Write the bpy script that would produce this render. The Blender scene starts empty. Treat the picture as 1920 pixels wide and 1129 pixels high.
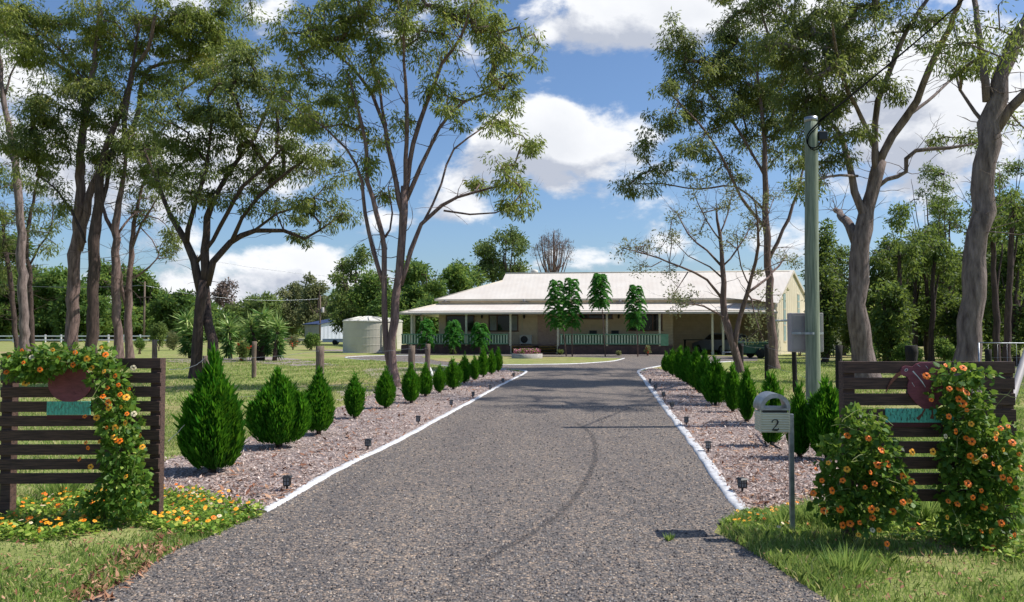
import bpy, bmesh, math, random
import numpy as np
from mathutils import Vector, Matrix
R = math.radians
random.seed(7)
RNG = np.random.default_rng(11)
S = bpy.context.scene
COL = S.collection

# ------------------------------------------------------------------ camera
CAMH = 1.6
FPX = 1500.0
PITCH = math.atan(55.5 / FPX)
cd = bpy.data.cameras.new('camera')
cd.sensor_width = 36.0
cd.lens = 36.0 * FPX / 1920.0
cd.clip_start = 0.05
cd.clip_end = 5000
cam = bpy.data.objects.new('camera', cd)
COL.objects.link(cam)
cam.location = (0, 0, CAMH)
cam.rotation_euler = (R(90) + PITCH, 0, 0)
S.camera = cam

# ------------------------------------------------------------------ world, sun, exposure
SUN_AZ = math.atan2(1.0, 0.04)      # from +Y towards +X
SUN_EL = R(51.5)
w = bpy.data.worlds.new('World')
S.world = w
w.use_nodes = True
nt = w.node_tree
nt.nodes.clear()
N = nt.nodes.new
L = nt.links.new
wo = N('ShaderNodeOutputWorld')
bg = N('ShaderNodeBackground')
sky = N('ShaderNodeTexSky')
sky.sky_type = 'NISHITA'
sky.sun_disc = False
sky.sun_elevation = SUN_EL
sky.sun_rotation = SUN_AZ
sky.air_density = 1.0
sky.dust_density = 1.2
sky.ozone_density = 2.5
bg.inputs['Strength'].default_value = 0.125
L(bg.outputs[0], wo.inputs[0])
S.view_settings.view_transform = 'Standard'
S.view_settings.look = 'None'
S.view_settings.gamma = 1.0
S.view_settings.use_curve_mapping = False
S.view_settings.exposure = 0.22


def ray(px, py):
    dx = (px - 960) / FPX
    dy = (564.5 - py) / FPX
    ca, sa = math.cos(PITCH), math.sin(PITCH)
    return Vector((dx, ca - dy * sa, sa + dy * ca))


def P(px, py, Y):
    d = ray(px, py)
    return Vector((0, 0, CAMH)) + d * (Y / d.y)


def G(px, py, z=0.0):
    d = ray(px, py)
    return Vector((0, 0, CAMH)) + d * ((z - CAMH) / d.z)


def cloud_nodes():
    geo = N('ShaderNodeTexCoord')

    def math_(op, a, b=None, c=None, clamp=False):
        m = N('ShaderNodeMath'); m.operation = op; m.use_clamp = clamp
        for i, v in enumerate((a, b, c)):
            if v is None: continue
            if isinstance(v, (int, float)): m.inputs[i].default_value = v
            else: L(v, m.inputs[i])
        return m.outputs[0]

    def vmath(op, a, b=None):
        m = N('ShaderNodeVectorMath'); m.operation = op
        for i, v in enumerate((a, b)):
            if v is None: continue
            if isinstance(v, (tuple, Vector)): m.inputs[i].default_value = tuple(v)
            else: L(v, m.inputs[i])
        return m
    base = vmath('NORMALIZE', geo.outputs['Generated']).outputs[0]
    # (px, py, rx, rz) of each bank of cloud, turned into a direction
    banks = [(1070, 285, 185, 105, 1.25), (985, 250, 110, 70, .5), (860, 350, 90, 70, .6), (1160, 20, 170, 75, .95), (1330, 30, 120, 60, .8),
             (1120, 490, 110, 38, .6), (960, 505, 70, 20, .4), (1280, 470, 90, 40, .4),
             (60, 150, 170, 140, .8), (240, 330, 200, 120, .7), (520, 300, 190, 110, .7), (480, 500, 260, 80, .75),
             (250, 560, 260, 50, .4), (1720, 250, 220, 130, .95), (1560, 120, 160, 110, .7), (1830, 60, 150, 110, .6), (1480, 460, 120, 60, .5),
             (500, 30, 60, 40, .5), (720, 410, 100, 60, .4)]

    def dens(vec):
        sc = vmath('MULTIPLY', vec, (1.0, 1.0, 1.7)).outputs[0]
        n1 = N('ShaderNodeTexNoise'); n1.inputs['Scale'].default_value = 7.0
        n1.inputs['Detail'].default_value = 9.0; n1.inputs['Roughness'].default_value = 0.60
        n1.inputs['Distortion'].default_value = 0.15
        L(sc, n1.inputs['Vector'])
        tot = math_('MULTIPLY_ADD', n1.outputs['Fac'], 2.0, -1.27)
        for (px, py, rx, rz, wt) in banks:
            c = ray(px, py).normalized()
            d = vmath('SUBTRACT', vec, tuple(c)).outputs[0]
            d = vmath('MULTIPLY', d, (FPX / rx, FPX / rx, FPX / rz)).outputs[0]
            ln = vmath('LENGTH', d).outputs['Value']
            f = math_('MULTIPLY_ADD', ln, -0.75 * wt, 0.85 * wt)
            f = math_('MAXIMUM', f, 0.0)
            tot = math_('ADD', tot, f)
        return tot
    d0 = dens(base)
    up = vmath('ADD', base, (0.020, 0.0, 0.026)).outputs[0]
    d1 = dens(up)
    mask = N('ShaderNodeMapRange'); mask.interpolation_type = 'SMOOTHSTEP'
    mask.inputs['From Min'].default_value = -0.10; mask.inputs['From Max'].default_value = 0.20
    L(d0, mask.inputs['Value'])
    sh = math_('SUBTRACT', d0, d1)
    lit = N('ShaderNodeMapRange')
    lit.inputs['From Min'].default_value = -0.22; lit.inputs['From Max'].default_value = 0.16
    L(sh, lit.inputs['Value'])
    thick = N('ShaderNodeMapRange'); thick.inputs['From Min'].default_value = 0.1; thick.inputs['From Max'].default_value = 0.9
    L(d0, thick.inputs['Value'])
    lit2 = math_('SUBTRACT', lit.outputs[0], math_('MULTIPLY', thick.outputs[0], 0.35), clamp=True)
    cr = N('ShaderNodeValToRGB')
    cr.color_ramp.elements[0].color = (3.7, 4.0, 4.7, 1)
    cr.color_ramp.elements[1].color = (7.0, 7.1, 7.3, 1)
    L(lit2, cr.inputs[0])
    mx = N('ShaderNodeMix'); mx.data_type = 'RGBA'
    L(mask.outputs[0], mx.inputs['Factor'])
    tint = N('ShaderNodeMix'); tint.data_type = 'RGBA'; tint.blend_type = 'MULTIPLY'; tint.inputs['Factor'].default_value = 1
    L(sky.outputs[0], tint.inputs[6]); tint.inputs[7].default_value = (0.72, 0.84, 0.98, 1)
    L(tint.outputs[2], mx.inputs[6]); L(cr.outputs[0], mx.inputs[7])
    L(mx.outputs[2], bg.inputs[0])


cloud_nodes()
sl = bpy.data.lights.new('sun', 'SUN')
sl.energy = 4.5
sl.angle = R(0.5)
sl.color = (1.0, 0.95, 0.87)
sun = bpy.data.objects.new('sun', sl)
COL.objects.link(sun)
sd = Vector((math.sin(SUN_AZ) * math.cos(SUN_EL), math.cos(SUN_AZ) * math.cos(SUN_EL), math.sin(SUN_EL)))
sun.rotation_euler = sd.to_track_quat('Z', 'Y').to_euler()
sun.location = sd * 60

# ------------------------------------------------------------------ materials


def lin(r, g, b, k=1.0):
    o = []
    for c in (r, g, b):
        c = c / 255.0
        o.append((c / 12.92 if c <= 0.04045 else ((c + 0.055) / 1.055) ** 2.4) * k)
    return (*o, 1.0)


def newmat(name):
    m = bpy.data.materials.new(name)
    m.use_nodes = True
    t = m.node_tree
    b = t.nodes['Principled BSDF']
    return m, t, b


def noise(t, scale, detail=4, rough=.6, vec=None, dist=0.0):
    n = t.nodes.new('ShaderNodeTexNoise')
    n.inputs['Scale'].default_value = scale
    n.inputs['Detail'].default_value = detail
    n.inputs['Roughness'].default_value = rough
    n.inputs['Distortion'].default_value = dist
    if vec is not None: t.links.new(vec, n.inputs['Vector'])
    return n.outputs['Fac']


def coords(t, stretch=(1, 1, 1), kind='Object', rot=(0, 0, 0)):
    tc = t.nodes.new('ShaderNodeTexCoord')
    mp = t.nodes.new('ShaderNodeMapping')
    mp.inputs['Scale'].default_value = stretch
    mp.inputs['Rotation'].default_value = rot
    t.links.new(tc.outputs[kind], mp.inputs['Vector'])
    return mp.outputs[0]


def ramp(t, fac, stops):
    r = t.nodes.new('ShaderNodeValToRGB')
    e = r.color_ramp.elements
    e[0].position, e[0].color = stops[0][0], stops[0][1]
    e[1].position, e[1].color = stops[1][0], stops[1][1]
    for p_, c_ in stops[2:]:
        x = e.new(p_); x.color = c_
    t.links.new(fac, r.inputs[0])
    return r.outputs[0]


def bump(t, b, h, strength=.5, dist=.01):
    n = t.nodes.new('ShaderNodeBump')
    n.inputs['Strength'].default_value = strength
    n.inputs['Distance'].default_value = dist
    t.links.new(h, n.inputs['Height'])
    t.links.new(n.outputs[0], b.inputs['Normal'])


def mixc(t, fac, a, b, blend='MIX'):
    m = t.nodes.new('ShaderNodeMix'); m.data_type = 'RGBA'; m.blend_type = blend
    if isinstance(fac, (int, float)): m.inputs['Factor'].default_value = fac
    else: t.links.new(fac, m.inputs['Factor'])
    for i, v in ((6, a), (7, b)):
        if isinstance(v, tuple): m.inputs[i].default_value = v
        else: t.links.new(v, m.inputs[i])
    return m.outputs[2]


def mrange(t, v, a, b, c=0.0, d=1.0):
    m = t.nodes.new('ShaderNodeMapRange')
    m.inputs['From Min'].default_value = a; m.inputs['From Max'].default_value = b
    m.inputs['To Min'].default_value = c; m.inputs['To Max'].default_value = d
    t.links.new(v, m.inputs['Value'])
    return m.outputs[0]


def plain(name, c1, c2=None, scale=6, rough=.7, stretch=(1, 1, 1), bmp=.15, bdist=.004, metal=0, detail=5):
    m, t, b = newmat(name)
    c2 = c2 or tuple(x * .8 for x in c1[:3]) + (1,)
    v = coords(t, stretch)
    f = noise(t, scale, detail, .6, v)
    t.links.new(ramp(t, f, [(.3, c2), (.7, c1)]), b.inputs['Base Color'])
    b.inputs['Roughness'].default_value = rough
    b.inputs['Metallic'].default_value = metal
    if bmp:
        bump(t, b, noise(t, scale * 4, 4, .6, v), bmp, bdist)
    return m


def leafmat(name, stops, trans=.35, tcol=(.35, .45, .05, 1), rough=.5, spec=.3):
    m, t, b = newmat(name)
    a = t.nodes.new('ShaderNodeAttribute'); a.attribute_name = 'tint'
    c = ramp(t, a.outputs['Fac'], stops)
    t.links.new(c, b.inputs['Base Color'])
    b.inputs['Roughness'].default_value = rough
    b.inputs['Specular IOR Level'].default_value = spec
    tr = t.nodes.new('ShaderNodeBsdfTranslucent')
    tc = mixc(t, .55, c, tcol)
    t.links.new(tc, tr.inputs[0])
    mx = t.nodes.new('ShaderNodeMixShader')
    mx.inputs[0].default_value = trans
    out = t.nodes['Material Output']
    t.links.new(b.outputs[0], mx.inputs[1]); t.links.new(tr.outputs[0], mx.inputs[2])
    t.links.new(mx.outputs[0], out.inputs[0])
    return m


def gravel_mat(name, cols, sc=1.0, dark=1.0):
    m, t, b = newmat(name)
    v = coords(t)
    vo = t.nodes.new('ShaderNodeTexVoronoi'); vo.inputs['Scale'].default_value = 48 * sc
    t.links.new(v, vo.inputs['Vector'])
    hs = t.nodes.new('ShaderNodeSeparateColor'); t.links.new(vo.outputs['Color'], hs.inputs[0])
    c = ramp(t, hs.outputs[0], cols)
    c = mixc(t, mrange(t, hs.outputs[1], 0, 1, 0, .5), c, (.105 * dark, .105 * dark, .11 * dark, 1))
    big = noise(t, .9, 5, .6, v)
    c = mixc(t, 1.0, c, ramp(t, big, [(.3, (.88, .88, .9, 1)), (.7, (1.1, 1.08, 1.05, 1))]), 'MULTIPLY')
    wl = noise(t, 1.0, 4, .6, coords(t, (1.6, .10, 1), 'Object', (0, 0, R(-6.8))))
    c = mixc(t, 1.0, c, ramp(t, wl, [(.35, (.86, .86, .88, 1)), (.65, (1.12, 1.1, 1.07, 1))]), 'MULTIPLY')
    edge = mrange(t, vo.outputs['Distance'], .4, .85, 1.0, .5)
    c = mixc(t, 1.0, c, edge, 'MULTIPLY')
    t.links.new(c, b.inputs['Base Color'])
    b.inputs['Roughness'].default_value = .85
    h = t.nodes.new('ShaderNodeMath'); h.operation = 'SUBTRACT'; h.inputs[0].default_value = 1
    t.links.new(vo.outputs['Distance'], h.inputs[1])
    bump(t, b, h.outputs[0], .9, .012)
    return m


def tint_mat(name, stops, rough=.85):
    m, t, b = newmat(name)
    a = t.nodes.new('ShaderNodeAttribute'); a.attribute_name = 'tint'
    t.links.new(ramp(t, a.outputs['Fac'], stops), b.inputs['Base Color'])
    b.inputs['Roughness'].default_value = rough
    return m


M = {}
M['gravel'] = gravel_mat('gravel', [(0, lin(78, 75, 74)), (1, lin(192, 168, 144)), (.35, lin(113, 107, 103)), (.75, lin(147, 134, 121))], 1.0)
M['mulch'] = gravel_mat('mulch', [(0, lin(120, 92, 84)), (1, lin(215, 200, 192)), (.35, lin(165, 148, 142)), (.7, lin(190, 172, 165))], .8, 1.6)
M['stones'] = tint_mat('stones', [(0, lin(50, 47, 48)), (1, lin(200, 178, 154)), (.25, lin(84, 80, 82)), (.45, lin(118, 110, 103)), (.62, lin(146, 128, 114)), (.8, lin(126, 122, 122)), (.92, lin(168, 160, 152))])
M['chips'] = tint_mat('chips', [(0, lin(88, 60, 46)), (1, lin(226, 208, 196)), (.3, lin(142, 112, 98)), (.65, lin(184, 162, 150))])
M['deadleaf'] = tint_mat('deadleaf', [(0, lin(105, 60, 42)), (1, lin(190, 150, 118)), (.5, lin(150, 104, 76))])
M['kerb'] = plain('kerb_paint', (.78, .78, .80, 1), (.46, .45, .44, 1), 9, .6, bmp=.5, bdist=.01)


def lawn_mat():
    m, t, b = newmat('lawn')
    v = coords(t)
    f1 = noise(t, .16, 6, .62, v, .4)
    f2 = noise(t, 1.3, 6, .7, v)
    f3 = noise(t, 26, 4, .75, v)
    g = ramp(t, f2, [(.3, lin(120, 128, 70)), (.7, lin(168, 166, 110)), (.5, lin(142, 150, 88))])
    d = ramp(t, f2, [(.3, lin(148, 124, 90)), (.7, lin(184, 166, 130))])
    c = mixc(t, mrange(t, f1, .50, .66), g, d)
    c = mixc(t, 1.0, c, ramp(t, f3, [(.25, (.6, .6, .6, 1)), (.75, (1.25, 1.25, 1.25, 1))]), 'MULTIPLY')
    t.links.new(c, b.inputs['Base Color'])
    b.inputs['Roughness'].default_value = 1
    b.inputs['Specular IOR Level'].default_value = .1
    bump(t, b, f3, .6, .03)
    return m


M['lawn'] = lawn_mat()
M['dirt'] = plain('bare_dirt', lin(196, 182, 162, .8), lin(140, 128, 100, .7), 3, .95, bmp=.6, bdist=.02)
M['wood_dark'] = plain('dark_stained_wood', lin(104, 78, 66), lin(44, 32, 28), 9, .8, (.6, 4, 9), .5, .004)
M['wood_post'] = plain('weathered_post', lin(140, 122, 108), lin(78, 64, 54), 7, .9, (6, 6, .7), .8, .01)
M['wood_black'] = plain('tarred_post', lin(44, 38, 34), lin(22, 19, 17), 7, .9, (5, 5, .8), .7, .01)
M['pole'] = plain('treated_pole', lin(152, 160, 138), lin(92, 104, 86), 5, .85, (7, 7, .35), .5, .006)
M['maroon'] = plain('maroon_paint', lin(142, 74, 86), lin(112, 56, 66), 14, .6, (1, 1, 3), .3, .003)
M['teal'] = plain('teal_paint', lin(112, 214, 190), lin(70, 150, 130), 22, .6, (3, 1, .8), .4, .003)
M['redstrip'] = plain('red_strip', lin(92, 40, 42), None, 12)
M['beak'] = plain('beak_brown', lin(140, 84, 62), lin(100, 56, 42), 20, .6)
M['feetbrown'] = plain('feet_brown', lin(122, 78, 62), None, 20)
M['whitep'] = plain('white_paint', (.8, .8, .8, 1), (.66, .66, .66, 1), 6, .5, bmp=.05)
M['black'] = plain('black_plastic', (.02, .02, .02, 1), (.012, .012, .012, 1), 10, .45, bmp=.05)
M['zinc'] = plain('galvanised_steel', lin(176, 180, 184), lin(130, 134, 138), 16, .38, bmp=.06, metal=.75)
M['cream'] = plain('cream_metal', lin(222, 216, 186), lin(196, 190, 160), 5, .5, bmp=.05)
M['glassclear'] = plain('lamp_glass', lin(150, 156, 160), None, 5, .1, bmp=0)
M['greybox'] = plain('grey_cabinet', lin(178, 170, 166), lin(150, 144, 142), 3, .6, bmp=.05)


def boards(name, c1, c2, pitch, axis='Z', rough=.7, depth=.02):
    m, t, b = newmat(name)
    v = coords(t)
    wv = t.nodes.new('ShaderNodeTexWave'); wv.wave_type = 'BANDS'; wv.bands_direction = axis
    wv.wave_profile = 'SAW'
    wv.inputs['Scale'].default_value = (2 * math.pi / pitch) / 20.0
    t.links.new(v, wv.inputs['Vector'])
    f = noise(t, 3, 5, .6, v)
    c = ramp(t, f, [(.3, c2), (.7, c1)])
    t.links.new(c, b.inputs['Base Color'])
    b.inputs['Roughness'].default_value = rough
    bump(t, b, wv.outputs['Fac'], .8, depth)
    return m


def corrug(name, c1, c2, pitch, axis='X', rough=.5, depth=.02, profile='SIN', rot=(0, 0, 0), metal=0.0):
    m, t, b = newmat(name)
    v = coords(t, rot=rot)
    wv = t.nodes.new('ShaderNodeTexWave'); wv.wave_type = 'BANDS'; wv.bands_direction = axis
    wv.wave_profile = profile
    wv.inputs['Scale'].default_value = (2 * math.pi / pitch) / 20.0
    t.links.new(v, wv.inputs['Vector'])
    f = noise(t, .8, 5, .6, v)
    c = ramp(t, f, [(.3, c2), (.7, c1)])
    t.links.new(c, b.inputs['Base Color'])
    b.inputs['Roughness'].default_value = rough
    b.inputs['Metallic'].default_value = metal
    bump(t, b, wv.outputs['Fac'], .7, depth)
    return m


M['weatherboard'] = boards('weatherboard', lin(232, 212, 184), lin(216, 196, 166), .2, 'Z')
M['roof'] = corrug('corrugated_roof', lin(226, 218, 206), lin(214, 203, 190), .32, 'X', .6, .004)
M['fascia'] = plain('fascia', lin(214, 204, 184), None, 3, .6)
M['greenrail'] = plain('green_rail', lin(120, 168, 132), lin(98, 144, 112), 4, .6, bmp=.05)
M['palerail'] = plain('pale_baluster', lin(206, 222, 190), lin(180, 200, 168), 4, .6, bmp=.05)
M['skirt'] = boards('dark_skirting', lin(96, 72, 68), lin(60, 46, 44), .14, 'X')
M['winglass'], _t, _b = newmat('window_glass')
_b.inputs['Base Color'].default_value = (.015, .016, .018, 1); _b.inputs['Roughness'].default_value = .08
M['curtain'] = corrug('curtain', lin(170, 176, 172), lin(130, 136, 130), .12, 'X')
M['winframe'] = plain('window_frame', lin(120, 84, 66), None, 5, .6)
M['doorpink'] = plain('door_panel', lin(206, 178, 160), lin(184, 152, 138), 8, .6)
M['deck'] = plain('deck_boards', lin(120, 96, 84), lin(84, 66, 58), 4, .8, (1, 8, 1))
M['beige_tank'] = plain('tank_wall', lin(204, 198, 182), lin(188, 182, 168), 1.2, .6, bmp=.05)
M['tankroof'] = plain('tank_roof', lin(228, 224, 212), lin(200, 196, 184), 3, .6, bmp=.05)
M['shedwall'] = corrug('shed_wall', lin(208, 212, 222), lin(190, 194, 206), .7, 'X', .5, .05)
M['shedwally'] = corrug('shed_end_wall', lin(172, 172, 176), lin(158, 158, 164), .7, 'Y', .5, .05)
M['blueroof'] = plain('blue_roof', lin(62, 76, 112), lin(48, 60, 92), 2, .5)
M['creamwall'] = corrug('cream_sheet_wall', lin(226, 214, 188), lin(212, 200, 172), .45, 'Y', .5, .05)
M['louvre'] = plain('louvre_strip', lin(170, 190, 186), lin(140, 164, 162), 5, .3)
M['bark'] = plain('grey_pink_bark', lin(164, 138, 130, .9), lin(84, 66, 62, .85), 2.6, .95, (5, 5, .8), 1.0, .05, detail=9)
M['bark_light'] = plain('pale_grey_bark', lin(160, 142, 136, .9), lin(80, 66, 62, .85), 2.4, .95, (4, 4, .8), .9, .04, detail=9)
M['bark_dark'] = plain('dark_bark', lin(112, 92, 84, .85), lin(54, 42, 38, .85), 3.0, .95, (5, 5, .8), 1.0, .05, detail=8)
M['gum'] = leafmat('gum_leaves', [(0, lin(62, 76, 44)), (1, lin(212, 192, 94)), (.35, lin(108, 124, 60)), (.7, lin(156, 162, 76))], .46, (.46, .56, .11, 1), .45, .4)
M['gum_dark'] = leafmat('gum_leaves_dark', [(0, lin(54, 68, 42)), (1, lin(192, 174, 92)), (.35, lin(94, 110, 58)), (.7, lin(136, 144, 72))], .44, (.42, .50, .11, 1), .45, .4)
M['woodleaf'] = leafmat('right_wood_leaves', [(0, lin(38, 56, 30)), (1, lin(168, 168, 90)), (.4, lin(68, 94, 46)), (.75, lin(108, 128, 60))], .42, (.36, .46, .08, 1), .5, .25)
M['forest'] = leafmat('forest_leaves', [(0, lin(46, 66, 36)), (1, lin(168, 182, 88)), (.4, lin(76, 108, 54)), (.75, lin(114, 144, 68))], .46, (.38, .50, .10, 1), .6, .2)
M['bushgreen'] = leafmat('far_bush_leaves', [(0, lin(66, 86, 46)), (1, lin(172, 176, 100)), (.4, lin(104, 126, 68)), (.75, lin(134, 150, 80))], .4, (.3, .36, .1, 1), .6, .2)
M['olive'] = leafmat('olive_leaves', [(0, lin(88, 98, 64)), (1, lin(176, 170, 124)), (.5, lin(132, 140, 92))], .4, (.3, .3, .14, 1), .6, .2)
M['greytwig'] = leafmat('dry_twigs', [(0, lin(96, 84, 78)), (1, lin(164, 146, 134)), (.5, lin(130, 114, 106))], .1, (.3, .25, .2, 1), .8, .1)
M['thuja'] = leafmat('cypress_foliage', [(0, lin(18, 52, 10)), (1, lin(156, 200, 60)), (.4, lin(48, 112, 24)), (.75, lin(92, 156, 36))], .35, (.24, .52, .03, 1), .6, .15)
M['vine'] = leafmat('vine_leaves', [(0, lin(36, 70, 22)), (1, lin(196, 208, 100)), (.4, lin(74, 112, 40)), (.75, lin(124, 158, 58))], .38, (.36, .5, .07, 1), .5, .3)
M['grass'] = leafmat('grass_blades', [(0, lin(84, 116, 66)), (1, lin(210, 194, 152)), (.3, lin(108, 140, 68)), (.5, lin(138, 166, 76)), (.75, lin(176, 182, 112))], .42, (.48, .58, .16, 1), .6, .2)
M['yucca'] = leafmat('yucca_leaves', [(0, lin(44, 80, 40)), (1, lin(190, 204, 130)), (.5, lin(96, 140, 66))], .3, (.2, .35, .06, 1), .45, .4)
M['fern'] = leafmat('feathery_leaves', [(0, lin(34, 84, 36)), (1, lin(130, 190, 84)), (.5, lin(68, 136, 56))], .45, (.24, .60, .08, 1), .5, .3)
M['orange'] = plain('orange_petal', lin(255, 138, 12), lin(250, 108, 4), 20, .6, bmp=0)
M['yellowp'] = plain('yellow_petal', lin(255, 190, 50, .95), lin(250, 160, 30), 20, .6, bmp=0)
M['palep'] = plain('cream_petal', lin(250, 232, 190, .9), None, 20, .6, bmp=0)
M['pink'] = plain('pink_petal', lin(214, 150, 170), lin(190, 90, 120), 20, .6, bmp=0)
M['red'] = plain('red_petal', lin(220, 70, 40), None, 20, .6, bmp=0)
M['flowereye'] = plain('flower_eye', (.02, .008, .006, 1), None, 20, .7, bmp=0)
M['concrete'] = plain('concrete', lin(178, 172, 164), lin(140, 136, 130), 7, .85, bmp=.3)
M['silver'] = plain('silver_car_paint', lin(150, 156, 166), lin(140, 146, 156), 2, .28, bmp=0, metal=.5)
M['palegreen'] = plain('pale_green_paint', lin(176, 206, 178), lin(150, 184, 156), 2, .5, bmp=0)
M['tyre'] = plain('tyre_rubber', (.02, .02, .02, 1), None, 10, .9)
M['redlens'] = plain('red_lens', lin(150, 20, 20), None, 5, .2, bmp=0)
M['wire'] = plain('white_wire', lin(210, 214, 214), lin(170, 174, 174), 10, .5, bmp=0)
M['cable'] = plain('black_cable', (.01, .01, .01, 1), None, 10, 1.0, bmp=0)
M['cable'].node_tree.nodes['Principled BSDF'].inputs['Specular IOR Level'].default_value = 0
M['ac'] = plain('air_unit', lin(214, 210, 198), None, 5, .5, bmp=0)

# ------------------------------------------------------------------ object helpers


class MB:
    def __init__(self):
        self.v = []; self.f = []; self.m = []; self.sm = []

    def add(self, vs, fs, mi=0, smooth=False):
        o = len(self.v)
        self.v.extend([tuple(x) for x in vs])
        for f in fs:
            self.f.append(tuple(i + o for i in f)); self.m.append(mi); self.sm.append(smooth)

    def box(self, c, s, rz=0, mi=0, rx=0, ry=0):
        x, y, z = s[0] / 2, s[1] / 2, s[2] / 2
        m = Matrix.Translation(c) @ Matrix.Rotation(rz, 4, 'Z') @ Matrix.Rotation(ry, 4, 'Y') @ Matrix.Rotation(rx, 4, 'X')
        vs = [m @ Vector((a * x, b * y, d * z)) for a in (-1, 1) for b in (-1, 1) for d in (-1, 1)]
        self.add(vs, [(0, 1, 3, 2), (4, 6, 7, 5), (0, 4, 5, 1), (2, 3, 7, 6), (0, 2, 6, 4), (1, 5, 7, 3)], mi)

    def tube(self, pts, rad, n=8, mi=0, caps=True, wob=0.0, smooth=True):
        pts = [Vector(p) for p in pts]
        if isinstance(rad, (int, float)): rad = [rad] * len(pts)
        rings = []
        t0 = (pts[1] - pts[0]).normalized()
        a = Vector((1, 0, 0)) if abs(t0.x) < .8 else Vector((0, 1, 0))
        s = t0.cross(a).normalized()
        for i, p in enumerate(pts):
            if i == 0: t = t0
            elif i == len(pts) - 1: t = (pts[i] - pts[i - 1]).normalized()
            else: t = (pts[i + 1] - pts[i - 1]).normalized()
            s = (s - t * s.dot(t))
            s = s.normalized() if s.length > 1e-6 else t.orthogonal().normalized()
            b = t.cross(s)
            r = rad[i]
            ring = []
            for k in range(n):
                an = 2 * math.pi * k / n
                rr = r * (1 + wob * (random.random() - .5))
                ring.append(p + s * math.cos(an) * rr + b * math.sin(an) * rr)
            rings.append(ring)
        vs = [v for r_ in rings for v in r_]
        fs = []
        for i in range(len(pts) - 1):
            for k in range(n):
                k2 = (k + 1) % n
                fs.append((i * n + k, i * n + k2, (i + 1) * n + k2, (i + 1) * n + k))
        if caps:
            fs.append(tuple(range(n - 1, -1, -1)))
            fs.append(tuple((len(pts) - 1) * n + k for k in range(n)))
        self.add(vs, fs, mi, smooth)

    def lathe(self, c, prof, n=24, mi=0, smooth=True):
        vs = []; fs = []
        for (r, z) in prof:
            for k in range(n):
                an = 2 * math.pi * k / n
                vs.append((c[0] + r * math.cos(an), c[1] + r * math.sin(an), c[2] + z))
        for i in range(len(prof) - 1):
            for k in range(n):
                k2 = (k + 1) % n
                fs.append((i * n + k, i * n + k2, (i + 1) * n + k2, (i + 1) * n + k))
        self.add(vs, fs, mi, smooth)

    def prism(self, poly, axis_vec, mi=0):
        """closed polygon (3D pts) pushed along axis_vec"""
        n = len(poly); a = Vector(axis_vec)
        vs = [Vector(p) for p in poly] + [Vector(p) + a for p in poly]
        fs = [tuple(range(n)), tuple(range(2 * n - 1, n - 1, -1))]
        fs += [(i, i + n, (i + 1) % n + n, (i + 1) % n) for i in range(n)]
        fs = [tuple(reversed(f)) for f in fs]
        self.add(vs, fs, mi)

    def build(self, name, mats, parent=None, origin=(0, 0, 0), bevel=0):
        if not isinstance(mats, (list, tuple)): mats = [mats]
        me = bpy.data.meshes.new(name)
        o = Vector(origin)
        me.from_pydata([(v[0] - o.x, v[1] - o.y, v[2] - o.z) for v in self.v], [], self.f)
        for m in mats: me.materials.append(M[m])
        me.polygons.foreach_set('material_index', self.m)
        me.polygons.foreach_set('use_smooth', self.sm)
        me.update()
        ob = bpy.data.objects.new(name, me)
        COL.objects.link(ob)
        if parent is not None: ob.parent = parent
        else: ob.location = o
        if bevel:
            bm = bmesh.new(); bm.from_mesh(me)
            bmesh.ops.recalc_face_normals(bm, faces=bm.faces)
            bm.to_mesh(me); bm.free()
            b = ob.modifiers.new('bevel', 'BEVEL'); b.width = bevel; b.segments = 2; b.limit_method = 'ANGLE'
        return ob


def tag(o, label=None, cat=None, group=None, kind=None):
    if label: o['label'] = label
    if cat: o['category'] = cat
    if group: o['group'] = group
    if kind: o['kind'] = kind
    return o


def empty(name, loc, rz=0, label=None, cat=None, group=None):
    o = bpy.data.objects.new(name, None)
    COL.objects.link(o)
    o.location = loc; o.rotation_euler = (0, 0, rz)
    o.empty_display_size = .2
    return tag(o, label, cat, group)


def copy_tree(o, parent=None):
    c = o.copy(); COL.objects.link(c)
    if parent is not None: c.parent = parent
    for ch in list(o.children): copy_tree(ch, c)
    return c


def quads(name, V, nper, mat, tint=None, parent=None, origin=(0, 0, 0), faces=None, mi=None):
    """V: (n, nper, 3) array, one polygon each"""
    V = np.asarray(V, dtype=np.float32)
    n = V.shape[0]
    V = V - np.array(origin, dtype=np.float32)
    me = bpy.data.meshes.new(name)
    me.vertices.add(n * nper); me.vertices.foreach_set('co', V.reshape(-1))
    me.loops.add(n * nper); me.loops.foreach_set('vertex_index', np.arange(n * nper, dtype=np.int32))
    me.polygons.add(n); me.polygons.foreach_set('loop_start', np.arange(0, n * nper, nper, dtype=np.int32))
    try: me.polygons.foreach_set('loop_total', np.full(n, nper, dtype=np.int32))
    except Exception: pass
    if tint is not None:
        a = me.attributes.new('tint', 'FLOAT', 'FACE'); a.data.foreach_set('value', np.asarray(tint, dtype=np.float32))
    for x in (mat if isinstance(mat, (list, tuple)) else [mat]): me.materials.append(M[x])
    if mi is not None: me.polygons.foreach_set('material_index', mi)
    me.update(calc_edges=True)
    ob = bpy.data.objects.new(name, me); COL.objects.link(ob)
    if parent is not None: ob.parent = parent
    else: ob.location = origin
    return ob


def norm(a):
    return a / np.maximum(np.linalg.norm(a, axis=1, keepdims=True), 1e-9)


def rand_dirs(n):
    return norm(RNG.normal(size=(n, 3)))


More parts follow.
